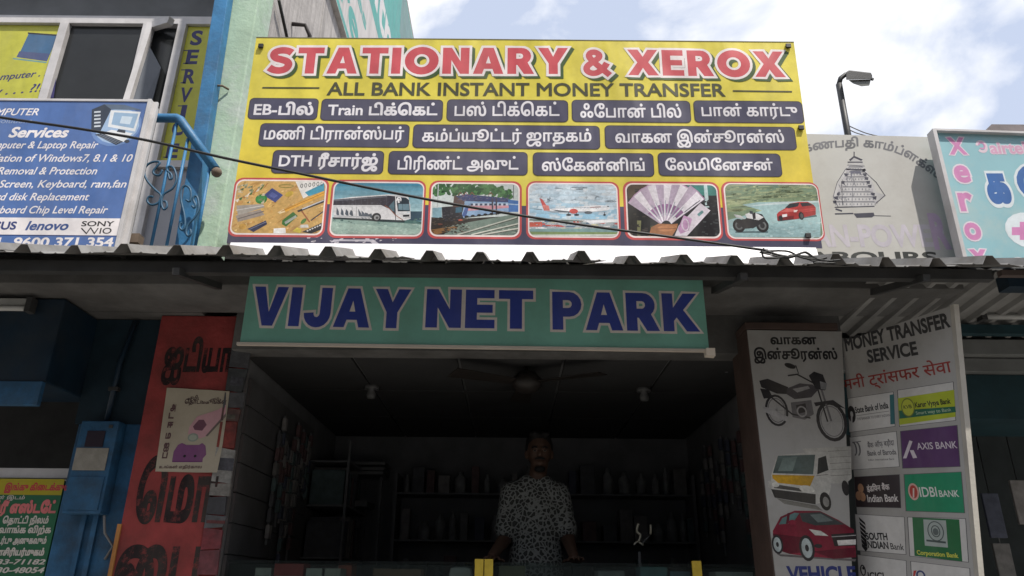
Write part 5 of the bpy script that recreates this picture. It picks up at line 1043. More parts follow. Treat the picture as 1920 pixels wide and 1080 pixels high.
# ------------------------------------------------------------------ red pillar: painted script and savings poster
RP = planeY(3.8)
d = Decal(RP, 0.001); BK = rgb(40, 30, 32)
rp_o = thing('painted_script', 'large black hand-painted script on the red pillar', 'lettering', (-1.69, 3.799, 1.2))
for body, x0, x1, yb_, yt in (('ஐடியா', 304, 434, 695, 655), ('ெமா', 248, 398, 974, 898), ('ைப', 208, 368, 1110, 1030)):
    d = Decal(RP, 0.003); d.text(body, x0, x1, yb_, yt, [(0, BK, 0, 0)], ref='ப', base=0.032); d.build('script_line', rp_o, print_mat('worn_black_paint', 0.7, 0.3, 20, 0.1, 0.0, (0.22, 0.045, 0.042, 1)))
PO = planeY(3.796)
po = thing('savings_poster', 'cream savings poster with purple piggy bank pasted on the red pillar', 'poster', (-1.69, 3.795, 1.9))
pq = [PO.hit(*q) for q in ((291, 884), (410, 887), (431, 734), (313, 727))]
vs = []; fs = []
for j in range(7):
    for i in range(7):
        u, v = i / 6, j / 6; q = pq[0] * (1 - u) * (1 - v) + pq[1] * u * (1 - v) + pq[2] * u * v + pq[3] * (1 - u) * v
        e = max(0, u - 0.7) * max(0, 0.3 - v) * 0.25 + max(0, v - 0.8) * 0.03 * abs(math.sin(u * 7)); vs.append(q + Vector((0, -e, 0)))
for j in range(6):
    for i in range(6): k = j * 7 + i; fs.append((k, k + 1, k + 8, k + 7))
MB().raw(vs, fs, True).build('sheet', mat('cream_paper', (0.50, 0.44, 0.34), 0.6, 0.1, 6, 0.05, dirt=(0.40, 0.34, 0.26)), po)
Z9 = zoomer(0, 740, 3.177); Z10 = zoomer(0, 440, 3.177)
d = Decal(PO, 0.0014 / 0.3)
d.poly(Z9([(1025, 400), (1035, 340), (1060, 300), (1085, 288), (1112, 300), (1185, 300), (1205, 288), (1225, 305), (1232, 400)]), rgb(132, 82, 128), 1); d.poly(Z9([(1030, 395), (1232, 395), (1232, 402), (1025, 402)]), rgb(110, 50, 112), 1.3)
d.disc(1100 / 3.177, 740 + 366 / 3.177, 2.6, 2.6, BLACK, 2); d.disc(1163 / 3.177, 740 + 366 / 3.177, 2.6, 2.6, BLACK, 2); d.build('piggy_bank_print', po)
d = Decal(PO, 0.0014 / 0.3)
d.poly(Z9([(1130, 190), (1175, 130), (1240, 110), (1300, 90), (1348, 60), (1345, 120), (1280, 190), (1225, 250), (1190, 262), (1160, 240), (1120, 235)]), rgb(206, 160, 168), 0.6); d.poly(Z9([(1150, 190), (1185, 150), (1215, 150), (1232, 180), (1205, 215), (1160, 210)]), rgb(120, 80, 96), 1); d.poly(Z9([(1225, 245), (1346, 110), (1346, 130), (1235, 250)]), rgb(120, 108, 104), 1); d.disc(1150 / 3.177, 740 + 255 / 3.177, 10, 8, rgb(150, 160, 150), 1.4); d.disc(1150 / 3.177, 740 + 255 / 3.177, 7, 5.5, rgb(176, 182, 168), 1.7); d.build('hand_print', po)
d = Decal(PO, 0.0014 / 0.3)
for x, y, ch in ((1030, 75, 'அ'), (1018, 125, 'ட'), (1012, 180, 'ஈ'), (1000, 245, 'ம'), (990, 305, 'ஐ'), (980, 362, 'ப')):
    px_, py_ = x / 3.177, 740 + y / 3.177; d.text(ch, px_ - 5, px_ + 5, py_ + 5, py_ - 5, [(0, rgb(96, 66, 70), 0, 0)], ref=ch, base=0.03)
d.build('lettering', po)
for body, x0, x1, y0, y1, c in (('ேசமிப்பு வளர்ச்சி', 350, 425, 750, 744, rgb(80, 60, 60)), ('ெதாடங்குங்கள்', 346, 425, 757, 751, rgb(80, 60, 60)), ('உங்கள் எதிர்காலம்', 298, 386, 878, 874, rgb(110, 90, 86))):
    d = Decal(PO, 0.0014 / 0.3); d.text(body, x0, x1, y0, y1, [(0, c, 0, 0)], ref='ப', base=0.02); d.build('lettering', po)

# magazines and cards hung down the pillar's inner edge
mags = [(650, 690, (0.10, 0.10, 0.11)), (692, 735, (0.07, 0.075, 0.08)), (737, 765, (0.12, 0.12, 0.13)), (767, 790, (0.18, 0.10, 0.09)), (792, 840, (0.30, 0.06, 0.05)), (842, 905, (0.42, 0.41, 0.39)), (907, 930, (0.35, 0.33, 0.30)), (932, 965, (0.08, 0.08, 0.09)), (967, 990, (0.14, 0.14, 0.15)), (992, 1030, (0.25, 0.05, 0.06)), (1032, 1078, (0.20, 0.06, 0.07))]
DESC = ('black magazine', 'dark grey magazine', 'charcoal leaflet', 'brownish leaflet', 'red leaflet', 'white catalogue', 'cream card', 'black booklet', 'slate booklet', 'crimson booklet', 'maroon booklet')
for i, (ya, yb2, c) in enumerate(mags):
    x = 462 - (ya - 650) * 0.122; za = onY(x, ya, 3.82).z; zb = onY(x, yb2, 3.82).z
    m = mat('magazine_cover_%d' % i, c, 0.5, 0.4, 30, 0.0, dirt=(0.05, 0.05, 0.055))
    g = thing('magazine', '%s hung on the inner edge of the red pillar' % DESC[i], 'magazine', (-1.46, 3.85, zb), 'magazines hung down the pillar edge')
    rm = random.Random(i); w0, w1 = rm.uniform(-0.012, 0.008), rm.uniform(-0.012, 0.008); e0, e1 = rm.uniform(-0.006, 0.006), rm.uniform(-0.006, 0.006)
    MB().hexa([(-1.481, 3.79, zb + e0), (-1.40 + w0, 3.83, zb - e0), (-1.398 + w0, 3.838, zb - e0), (-1.481, 3.798, zb + e0), (-1.481, 3.79, za + e1), (-1.40 + w1, 3.83, za - e1), (-1.398 + w1, 3.838, za - e1), (-1.481, 3.798, za + e1)]).build('cover', m, g)
    if i in (1, 3, 5, 8):
        z1 = zb + (za - zb) * (0.15 + 0.1 * (i % 3)); z2 = z1 + (za - zb) * (0.25 + 0.12 * (i % 2)); xa, xb = -1.474 + 0.01 * (i % 2), -1.42 + 0.012 * (i % 3); ya_ = 3.7884 + (xa + 1.483) * 0.4545; yb_ = 3.7884 + (xb + 1.483) * 0.4545
        MB().hexa([(xa, ya_, z1), (xb, yb_, z1), (xb, yb_ + 0.001, z1), (xa, ya_ + 0.001, z1), (xa, ya_, z2), (xb, yb_, z2), (xb, yb_ + 0.001, z2), (xa, ya_ + 0.001, z2)]).build('cover_print', mat('cover_print_%d' % i, ((0.16, 0.05, 0.05), (0.1, 0.1, 0.12), (0.05, 0.05, 0.06), (0.13, 0.12, 0.1))[i % 4], 0.5, 0.5, 40), g)

# ------------------------------------------------------------------ left shop: meter box, green shop board, tube light
mbx = thing('meter_box', 'blue steel electricity meter box with window fixed on the blue jamb', 'meter box', (-2.07, 3.8, 1.8))
bq = planeY(3.775)
xa_ = bq.ab(134, 876)[0]; xb_ = bq.ab(206, 876)[0]; zc0 = 3 + bq.ab(154, 963)[1]; zc1 = 3 + bq.ab(186, 789)[1]
MB().box(xa_, xb_, 3.775, 3.858, zc0, zc1).build('case', BLUEW, mbx, 0.006)
def face(name, x0, x1, y0, y1, m, t=0.006):
    a = bq.ab(x0, (y0 + y1) / 2)[0]; b = bq.ab(x1, (y0 + y1) / 2)[0]; zt_ = 3 + bq.ab((x0 + x1) / 2, y0)[1]; zb2 = 3 + bq.ab((x0 + x1) / 2, y1)[1]
    return MB().box(a, b, 3.775 - t, 3.7745, zb2, zt_).build(name, m, mbx, 0.0015)
face('window', 162, 196, 808, 838, mat('dark_window', (0.03, 0.02, 0.03), 0.2)); face('label_plate', 140, 201, 840, 882, mat('grey_card', (0.30, 0.28, 0.24), 0.7, 0.2, 20)); face('lower_door', 124, 190, 894, 956, BLUEW, 0.006)
face('upper_hinge', 205, 212, 797, 803, IRON)
MB().tube([(-1.98, 3.80, 1.82), (-1.975, 3.83, 1.74), (-1.93, 3.845, 1.68), (-1.96, 3.85, 1.62)], 0.006, 6).build('earth_wire', mat('grey_wire', (0.2, 0.2, 0.2), 0.6), mbx)
pipe = thing('conduit', 'thin conduit pipe running up the blue jamb above the meter box', 'pipe', (-2.06, 3.85, 2.27))
MB().tube([(-2.09, 3.845, 2.268), (-2.085, 3.845, 2.6), (-2.05, 3.85, 2.84)], 0.014, 8).build('tube', DBL, pipe); MB().box(-2.11, -2.06, 3.83, 3.859, 2.45, 2.47).build('clip', IRON, pipe)
GB = planeY(3.86)
gb = thing('mobile_shop_board', 'green board with yellow top band and script lines beside the blue jamb', 'sign', (-2.6, 3.87, 1.2))
MB().box(-3.2, -2.246, 3.861, 3.884, 1.1, 1.99).build('panel', mat('green_board', (0.02, 0.13, 0.06), 0.5, 0.15, 4, 0.03), gb)
zl = lambda y: GB.ab(60, y)[1]
d = Decal(GB, 0.001); d.polyab([(-3.2, zl(928)), (-2.247, zl(928)), (-2.247, zl(898)), (-3.2, zl(898))], rgb(176, 162, 40), 0); d.build('yellow_band', gb)
PKT = rgb(190, 60, 70); CRT = rgb(206, 200, 192)
for body, x0, x1, yb_, yt, c, b_ in (('இங்கு கிைடக்கும்', 8, 130, 919, 910, PKT, 0.03), ('எங்கள் இடம்', -40, 46, 936, 931, CRT, 0.01), ('ஸ்ரீ எஸ்டேட்', -28, 104, 961, 946, rgb(214, 120, 120), 0.04), ('ெதாட்டி நிலம்', 4, 90, 981, 972, CRT, 0.03), ('வீடு வாங்க விற்க', -40, 95, 999, 990, CRT, 0.03), ('ெதாடர்பு அனுகவும்', -30, 86, 1019, 1010, CRT, 0.03), ('ராசிரியர்முகம்', -10, 82, 1041, 1032, CRT, 0.04)):
    d = Decal(GB, 0.0014); d.text(body, x0, x1, yb_, yt, [(0, c, 0, 0)], ref='ப', base=b_); d.build('lettering', gb)
for body, x0, x1, yb_, yt in (('98433-71182', -42, 84, 1058, 1049), ('94830-48054', -42, 82, 1074, 1064)):
    d = Decal(GB, 0.0014); d.text(body, x0, x1, yb_, yt, [(0, CRT, 0, 0)], base=0.03, shear=0.2); d.build('lettering', gb)
def tube_light(label, a, b, y0):
    t_ = thing('tube_light', label, 'light', tuple(Vector(a)), 'unlit tube lights under the canopies')
    a, b = Vector(a), Vector(b); MB().bar(a + Vector((0, 0.02, 0.035)), b + Vector((0, 0.02, 0.035)), 0.04, 0.035).build('batten', mat('batten_white', (0.42, 0.42, 0.40), 0.5), t_)
    MB().tube([a, b], 0.014, 10).build('tube', mat('frosted_tube', (0.62, 0.62, 0.60), 0.3, 0.03), t_)
    for e, s_ in ((a, -1), (b, 1)): MB().box(e.x - 0.014, e.x + 0.014, e.y - 0.018, e.y + 0.03, e.z - 0.02, e.z + 0.055).build('end_holder', IRON, t_)
tube_light('unlit tube light under the left soffit', (-3.3, 3.50, onY(30, 578, 3.5).z), (onY(55, 578, 3.5).x, 3.50, onY(30, 578, 3.5).z), 0)
tube_light('unlit tube light under the pale canopy right of the bank board', (onY(1842, 592, 3.7).x, 3.70, onY(1870, 594, 3.7).z), (3.7, 3.70, onY(1870, 594, 3.7).z), 0)

# ------------------------------------------------------------------ balcony railing with scrolls
YR = 3.76
rl = thing('stair_railing', 'blue pipe stair railing with curled iron scrolls beside the green pillar', 'railing', (-2.0, YR, 3.25))
Z3 = zoomer(240, 180, 3.6)
def rp3(pts, Y=YR): return [onY(x, y, Y) for x, y in Z3(pts)]
def smooth_path(P, n=5):
    out = []
    for i in range(len(P) - 1):
        p0, p1, p2, p3 = P[max(0, i - 1)], P[i], P[i + 1], P[min(len(P) - 1, i + 2)]
        for j in range(n):
            u = j / n; out.append(0.5 * ((2 * p1) + (p2 - p0) * u + (2 * p0 - 5 * p1 + 4 * p2 - p3) * u * u + (3 * p1 - p0 - 3 * p2 + p3) * u ** 3))
    return out + [P[-1]]
MB().tube(rp3([(-420, 148), (100, 148), (330, 150), (352, 160)]) + rp3([(590, 495)]), 0.027, 12).build('handrail', BLUEP, rl)
MB().ball(rp3([(598, 515)])[0], 0.03).build('rail_end', mat('rust_brown', (0, 0, 0)), rl)
for a, b in (((330, 180), (150, 1040)), ((404, 290), (255, 1040)), ((552, 480), (450, 1040))): MB().tube(rp3([a, b]), 0.009, 8).build('baluster', BLUEP, rl)
SCR = mat('dark_blue_iron', (0.03, 0.10, 0.18), 0.5, 0.2)
for pts in ([(232, 500), (212, 535), (180, 530), (172, 505), (215, 448), (150, 452), (110, 500), (125, 565), (180, 630), (222, 670), (205, 720), (160, 735), (130, 712), (140, 682), (170, 680)],
            [(270, 520), (280, 560), (296, 555), (290, 525), (262, 500), (278, 475), (310, 490), (328, 560), (300, 625), (240, 665), (225, 720), (240, 765), (262, 750), (258, 715), (240, 712)],
            [(392, 700), (415, 712), (425, 680), (420, 630), (390, 605), (362, 630), (358, 700), (380, 800), (385, 870), (370, 905), (350, 890), (352, 862), (366, 858)],
            [(432, 740), (446, 755), (455, 735), (440, 700), (452, 675), (470, 690), (478, 760), (450, 820), (405, 870), (392, 920), (405, 945), (425, 930), (420, 900)]):
    MB().tube(smooth_path(rp3(pts, YR - 0.004)), 0.0065, 7).build('scroll', SCR, rl)
MB().box(-2.15, -2.05, 3.70, 3.76, 3.247, 3.30).build('foot_block', mat('rust_brown', (0, 0, 0)), rl)

# ------------------------------------------------------------------ overhead cable, lamp post, distant roof
cb = thing('overhead_cable', 'thin black cable strung across the signs down to the awning', 'cable', (1.2, 2.8, 2.85))
cp = [(-120, 197, 2.45), (0, 220, 2.48), (140, 240, 2.5), (275, 263, 2.54), (420, 296, 2.58), (560, 325, 2.62), (720, 358, 2.66), (880, 388, 2.70), (1080, 420, 2.75), (1270, 446, 2.80), (1440, 470, 2.84)]
MB().tube(smooth_path([onY(*q) for q in cp], 4), 0.0055, 6).build('strand', mat('black_rubber', (0, 0, 0)), cb)
for k in range(5):
    rn = random.Random(40 + k); P = [onY(1430 + rn.uniform(-6, 6), 470 + rn.uniform(-4, 6), 2.84)]
    for i in range(6): P.append(onY(1445 + i * 24 + rn.uniform(-16, 16), 476 + i * 2.5 + rn.uniform(-9, 9), 2.83))
    MB().tube(smooth_path(P, 5), 0.0035 + 0.0008 * (k % 3), 6).build('loose_end', MATS['black_rubber'], cb)
lm = thing('street_lamp', 'dark street lamp on a bent pole rising behind the grey board', 'street lamp', tuple(onY(1590, 255, 9)[:2]) + (0.0,))
YL = 9.0; b0 = onY(1590, 254, YL); b1_ = onY(1573, 158, YL); b2 = onY(1585, 140, YL); b3 = onY(1597, 142, YL)
DKL = mat('lamp_grey', (0.03, 0.03, 0.03), 0.5, 0.2)
MB().tube([(b0.x + 0.12, YL, 0.0), b0, b1_], 0.045, 10).build('pole', DKL, lm); MB().tube([b1_, (b1_ + b2) / 2 + Vector((-0.02, 0, 0.02)), b2, b3], 0.035, 10).build('arm', DKL, lm)
def lq(pts, Y): return [onY(*p, Y) for p in zoomer(1540, 120, 5.0526)(pts)]
top = [(235, 75), (262, 58), (470, 82), (482, 108), (482, 142), (235, 150)]
f_, k2 = lq(top, YL - 0.16), lq(top, YL + 0.16); n_ = len(top)
MB().raw(f_ + k2, [tuple(range(n_)), tuple(range(2 * n_ - 1, n_ - 1, -1))] + [(i, i + n_, (i + 1) % n_ + n_, (i + 1) % n_) for i in range(n_)]).build('housing', DKL, lm, 0.01)
low = [(255, 152), (470, 144), (455, 205), (380, 212), (300, 185)]
f_, k2 = lq(low, YL - 0.13), lq(low, YL + 0.13); n_ = len(low)
MB().raw(f_ + k2, [tuple(range(n_)), tuple(range(2 * n_ - 1, n_ - 1, -1))] + [(i, i + n_, (i + 1) % n_ + n_, (i + 1) % n_) for i in range(n_)]).build('lens', mat('lamp_lens', (0.14, 0.14, 0.125), 0.25, 0.3, 8), lm, 0.008)
MB().bar(*lq([(470, 142), (494, 146)], YL), 0.03, 0.03).build('latch', DKL, lm)
for dy in (0, 7): MB().tube(smooth_path([onY(x, y + dy, YL) for x, y in ((1592, 236), (1605, 242), (1625, 250 - dy * 0.3), (1650, 256))]), 0.008, 5).build('stay_wire', mat('grey_wire', (0, 0, 0)), lm)
fh = thing('distant_house', 'distant house corner with dark flat roof edge above the teal board', 'house', (13, 15, 0))
q0 = onY(1848, 246, 14); q1 = onY(1860, 228, 14)
MB().box(q0.x + 0.35, 20, 14.35, 22, 0.0, q0.z + 0.12).build('wall', mat('white_wall', (0.62, 0.60, 0.58), 0.8, 0.1), fh)
MB().hexa([(q0.x, 14, q0.z), (20, 14, q0.z), (20, 22, q0.z), (q0.x, 22, q0.z), (q0.x + 0.25, 14.1, q1.z), (20, 14.1, q1.z), (20, 22, q1.z), (q0.x + 0.25, 22, q1.z)]).build('roof', mat('dark_roof', (0.11, 0.09, 0.09), 0.8, 0.3, 4), fh)
MB().box(q0.x + 0.22, q0.x + 0.42, 14.2, 14.346, q0.z - 0.5, q0.z - 0.002).build('eave_block', mat('brick_red', (0.40, 0.22, 0.15), 0.8, 0.3), fh)
for i in range(5): MB().box(q0.x + 1.5 + i * 0.5, q0.x + 1.9 + i * 0.5, 14.15, 14.6, q1.z + 0.002, q1.z + 0.10 + 0.08 * (i % 2)).build('parapet_block', mat('brick_red', (0, 0, 0)), fh)

# ------------------------------------------------------------------ inside the shop
ZC = 1.625
ct = thing('shop_counter', 'long glass topped shop counter with dark wooden front across the opening', 'counter', (0, 4.1, 0.6))
MB().box(-1.38, 1.40, 4.0, 4.38, 0.6, ZC - 0.13).build('cabinet', mat('dark_wood', (0.06, 0.045, 0.04), 0.5, 0.3), ct)
GLS = bpy.data.materials.new('counter_glass'); GLS.use_nodes = True; n = GLS.node_tree.nodes; b_ = n['Principled BSDF']; b_.inputs['Base Color'].default_value = (0.05, 0.06, 0.06, 1); b_.inputs['Roughness'].default_value = 0.08
tr = n.new('ShaderNodeBsdfTransparent'); tr.inputs['Color'].default_value = (0.82, 0.88, 0.86, 1); mg = n.new('ShaderNodeMixShader'); mg.inputs[0].default_value = 0.22
GLS.node_tree.links.new(tr.outputs[0], mg.inputs[1]); GLS.node_tree.links.new(b_.outputs[0], mg.inputs[2]); GLS.node_tree.links.new(mg.outputs[0], n['Material Output'].inputs['Surface'])
MB().box(-1.39, 1.41, 3.93, 4.40, ZC - 0.012, ZC).build('glass_top', GLS, ct)
MB().box(-1.385, 1.405, 3.935, 3.942, ZC - 0.128, ZC - 0.014).build('glass_front', GLS, ct)
MB().box(-1.39, 1.41, 3.925, 3.945, ZC - 0.145, ZC - 0.13).build('ledge', mat('pale_ledge', (0.30, 0.30, 0.28), 0.5), ct)
for xa, xb in ((890, 907), (908, 925), (1297, 1315)):
    A_ = onY(xa, 1066, 3.92).x; B_ = onY(xb, 1066, 3.92).x
    MB().box(A_ + 0.001, B_ - 0.001, 3.905, 3.924, ZC - 0.17, ZC + 0.014).build('yellow_tape', mat('yellow_tape', (0.62, 0.45, 0.05), 0.5, 0.15, 30), ct, 0.002)
CARD = (('red carton of envelopes', (0.40, 0.05, 0.05), 515, 570), ('white note pad block', (0.45, 0.45, 0.43), 575, 605), ('pale box of pens', (0.40, 0.39, 0.36), 610, 640), ('orange red card box', (0.50, 0.10, 0.05), 622, 648), ('white tag box', (0.45, 0.45, 0.43), 480, 510), ('grey stapler box', (0.2, 0.21, 0.22), 1120, 1170), ('teal file folder', (0.10, 0.22, 0.24), 1200, 1250), ('blue file folder', (0.10, 0.16, 0.22), 1255, 1292), ('white paper ream', (0.42, 0.42, 0.42), 1340, 1410), ('olive pencil box', (0.14, 0.13, 0.08), 935, 985), ('white price card', (0.5, 0.5, 0.48), 990, 1010), ('brown gift box', (0.2, 0.12, 0.08), 700, 790))
for i, (nm, c, xa, xb) in enumerate(CARD):
    A_ = onY(xa, 1072, 3.97).x; B_ = onY(xb, 1072, 3.97).x; yy = 3.955 + (i == 3) * 0.16 ; h_ = 0.095 + 0.02 * (i % 3 == 0) - (i == 10) * 0.03
    o = thing('goods_box', nm + ' inside the glass of the counter', 'box', ((A_ + B_) / 2, yy, ZC - 0.13), 'boxes under the counter glass')
    MB().box(A_, B_, yy, yy + 0.14, ZC - 0.129, ZC - 0.129 + h_).build('carton', mat('carton_%d' % i, c, 0.5, 0.2, 20, 0.03), o, 0.003)
    MB().box(A_ + 0.008, B_ - 0.008, yy - 0.0015, yy - 0.0002, ZC - 0.10, ZC - 0.07).build('paper_label', mat('label_paper', (0.34, 0.33, 0.30), 0.6, 0.4, 50), o)
# printer-like white rounded machine at the counter
pr = thing('copier', 'white rounded desk machine showing at the counter beside the yellow tape', 'machine', (-0.18, 4.12, ZC))
q_ = onY(868, 1062, 3.99)
MB().box(q_.x - 0.07, q_.x + 0.045, 3.99, 4.12, ZC - 0.128, ZC - 0.02).build('casing', mat('white_plastic', (0.5, 0.5, 0.49), 0.4, 0.05), pr, 0.03); MB().box(q_.x - 0.05, q_.x + 0.03, 3.984, 3.9895, ZC - 0.11, ZC - 0.08).build('tray', mat('grey_plastic', (0.15, 0.15, 0.15), 0.5), pr)
# shelves with files on the left wall and the back wall
SHW = mat('shelf_steel', (0.2, 0.2, 0.205), 0.5, 0.2)
rn = random.Random(21)
FILEC = [(0.12, 0.12, 0.13), (0.22, 0.21, 0.2), (0.09, 0.1, 0.14), (0.3, 0.28, 0.27), (0.17, 0.10, 0.10), (0.12, 0.17, 0.17)]
FM = [mat('file_%d' % i, c, 0.5, 0.3, 20) for i, c in enumerate(FILEC)]
sh = thing('shelf_unit', 'dark steel shelves of files along the left inner wall', 'shelf', (-1.3, 5.7, 0.6))
for z in (1.35, 1.70, 2.05, 2.36): MB().box(-1.46, -1.16, 5.5, 6.28, z - 0.012, z).build('shelf_board', SHW, sh)
for y in (5.5, 6.27): MB().box(-1.18, -1.165, y - 0.012, y + 0.012, 0.6, 2.5).build('upright', SHW, sh)
sb = thing('back_shelf', 'dark shelves of bottles and packets along the back wall', 'shelf', (0.5, 6.2, 0.6))
for z in (1.5, 1.85, 2.2): MB().box(-0.9, 1.45, 6.02, 6.297, z - 0.012, z).build('shelf_board', SHW, sb)
for x in (-0.9, 0.28, 1.44): MB().box(x - 0.012, x + 0.012, 6.02, 6.297, 0.6, 2.35).build('upright', SHW, sb)
SHD_ = {1.35: 'bottom', 1.70: 'middle', 2.05: 'top'}
for z in (1.35, 1.70, 2.05):
    y = 5.53
    while y < 6.2:
        w_ = rn.uniform(0.03, 0.07); h_ = rn.uniform(0.2, 0.3); o = MB().box(-1.44, -1.19 - rn.uniform(0, 0.04), y, y + w_ - 0.004, z + 0.001, z + h_).build('file', FM[rn.randrange(6)], None, 0.003)
        props(o, 'upright file on the %s shelf of the left wall' % SHD_[z], 'file', 'files standing on the %s left shelf' % SHD_[z]); y += w_
for z, nm in ((1.5, 'bottom'), (1.85, 'middle'), (2.2, 'top')):
    x = -0.85
    while x < 1.4:
        w_ = rn.uniform(0.05, 0.12); h_ = rn.uniform(0.12, 0.24)
        if abs(x - 0.28) > 0.13:
            if rn.random() < 0.5:
                r_ = w_ * 0.42; o = MB().lathe([(0, 0.001), (r_, 0.001), (r_, h_ * 0.7), (r_ * 0.45, h_ * 0.85), (r_ * 0.4, h_), (0, h_)], (x + w_ / 2, 6.12, z), 10).build('bottle', mat('bottle_%d' % rn.randrange(3), (0.32, 0.32, 0.32), 0.3, 0.4, 12), None)
                props(o, 'small pale bottle on the %s shelf of the back wall' % nm, 'bottle', 'bottles on the %s back shelf' % nm)
            else:
                o = MB().box(x, x + w_ - 0.006, 6.08, 6.2, z + 0.001, z + h_).build('packet', FM[rn.randrange(6)], None, 0.004)
                props(o, 'dark packet on the %s shelf of the back wall' % nm, 'packet', 'packets on the %s back shelf' % nm)
        x += w_ + rn.uniform(0.0, 0.05)
# pale paper stacks on a rack, box on the wall
pk = thing('paper_rack', 'rack of pale paper trays near the back left corner', 'rack', (-0.95, 6.1, 1.2))
for i, (xa, xb, yc) in enumerate(((640, 722, 868), (645, 720, 878), (650, 718, 886), (620, 688, 946))):
    A_ = onY(xa, yc, 5.95); B_ = onY(xb, yc, 5.95); MB().box(A_.x, B_.x, 5.95, 6.25, A_.z - 0.012, A_.z + 0.012 + 0.02 * (i == 3)).build('tray', mat('tray_grey', (0.20, 0.20, 0.20), 0.5, 0.2), pk)
A_ = onY(642, 860, 6.0); 
for xx in (onY(645, 880, 6.1).x, onY(716, 880, 6.1).x): MB().box(xx - 0.01, xx + 0.01, 6.1, 6.12, 1.2, onY(645, 860, 6.1).z).build('post', SHW, pk)
wb = thing('wall_unit', 'pale upright box with round dial on the back wall', 'wall unit', tuple(onY(793, 815, 6.29)))
A_ = onY(776, 755, 6.25); B_ = onY(812, 818, 6.25)
MB().box(A_.x, B_.x, 6.2, 6.298, B_.z, A_.z).build('case', mat('pale_case', (0.13, 0.13, 0.13), 0.5, 0.1), wb, 0.02); c0 = (A_ + B_) / 2
MB().lathe([(0, 0), (0.05, 0), (0.055, 0.012), (0, 0.012)], (c0.x, 6.186, B_.z + 0.09), 16, 'y').build('dial', mat('black_rubber', (0, 0, 0)), wb)
cm = thing('wall_camera', 'small grey camera on the ceiling beside the brown pillar', 'camera', tuple(onY(1362, 680, 4.2)))
q_ = onY(1360, 678, 4.2); MB().box(q_.x - 0.03, q_.x + 0.03, 4.15, 4.25, q_.z - 0.04, q_.z + 0.02).build('body', mat('tray_grey', (0, 0, 0)), cm, 0.01); MB().tube([(q_.x, 4.2, q_.z + 0.02), (q_.x, 4.2, 2.681)], 0.01, 6).build('mount', SHW, cm); MB().lathe([(0, 0), (0.02, 0), (0.02, 0.02), (0, 0.02)], (q_.x, 4.132, q_.z), 12, 'y').build('lens', mat('black_rubber', (0, 0, 0)), cm)
for k, (px_, py_) in enumerate(((700, 690), (1205, 695))):
    q_ = onY(px_, py_, 4.6); o = thing('bulb_holder', 'pale lamp holder on the ceiling %s the fan' % ('left of' if k == 0 else 'right of'), 'lamp', tuple(q_))
    MB().lathe([(0, -0.06), (0.025, -0.055), (0.03, -0.03), (0.018, 0.0), (0.035, 0.01), (0.035, 0.02)], (q_.x, 4.6, 2.66), 14).build('bulb', mat('pale_case', (0, 0, 0)), o); MB().lathe([(0.045, 0.0), (0.045, 0.02), (0.0, 0.02)], (q_.x, 4.6, 2.662), 14).build('rose', mat('tray_grey', (0, 0, 0)), o)
# ceiling fan
fq = onY(988, 708, 4.12); fz = 2.585
fn = thing('ceiling_fan', 'dark three bladed ceiling fan hanging inside the shop', 'fan', (fq.x, 4.12, 2.68))
FB = mat('fan_brown', (0.022, 0.018, 0.016), 0.5)
MB().tube([(fq.x, 4.12, 2.681), (fq.x, 4.12, fz)], 0.012, 8).build('rod', FB, fn); MB().lathe([(0, fz + 0.07), (0.05, fz + 0.06), (0.085, fz + 0.02), (0.085, fz - 0.02), (0.05, fz - 0.05), (0, fz - 0.055)], (fq.x, 4.12, 0), 20).build('motor', FB, fn)
for t in (94, 208, 331):
    u = Vector((math.cos(R(t)), math.sin(R(t)), 0)); v = Vector((-u.y, u.x, 0)); c0 = Vector((fq.x, 4.12, fz)); up = Vector((0, 0, 1))
    MB().hexa([c0 + u * 0.09 - v * 0.04 - up * 0.008, c0 + u * 0.46 - v * 0.065 - up * 0.012, c0 + u * 0.46 + v * 0.065 + up * 0.004, c0 + u * 0.09 + v * 0.04 + up * 0.004, c0 + u * 0.09 - v * 0.04 - up * 0.003, c0 + u * 0.46 - v * 0.065 - up * 0.007, c0 + u * 0.46 + v * 0.065 + up * 0.009, c0 + u * 0.09 + v * 0.04 + up * 0.009]).build('blade', FB, fn)
# steel hook stand glinting at the right
hk = thing('hook_stand', 'small shiny steel stand with hooks behind the counter', 'stand', tuple(onY(1200, 1048, 4.5)))
q_ = onY(1197, 1000, 4.5); STL = mat('bright_steel', (0.75, 0.70, 0.55), 0.35, 0.2, 20, 0.0, spec=0.6)
MB().tube([(q_.x, 4.5, 1.0), (q_.x, 4.5, q_.z - 0.1)], 0.008, 8).build('stem', SHW, hk)
MB().tube(smooth_path([onY(x, y, 4.5) for x, y in ((1188, 1022), (1194, 1016), (1200, 1018), (1206, 1022))]), 0.005, 6).build('hook', STL, hk); MB().tube(smooth_path([onY(x, y, 4.5) for x, y in ((1197, 982), (1194, 996), (1201, 1004), (1197, 1016))]), 0.007, 6).build('hook', STL, hk); MB().tube([onY(1220, 984, 4.5), onY(1220, 1002, 4.5)], 0.006, 6).build('hook', STL, hk)
MB().tube([onY(1220, 1002, 4.5), onY(1205, 1018, 4.5)], 0.004, 6).build('arm', SHW, hk)
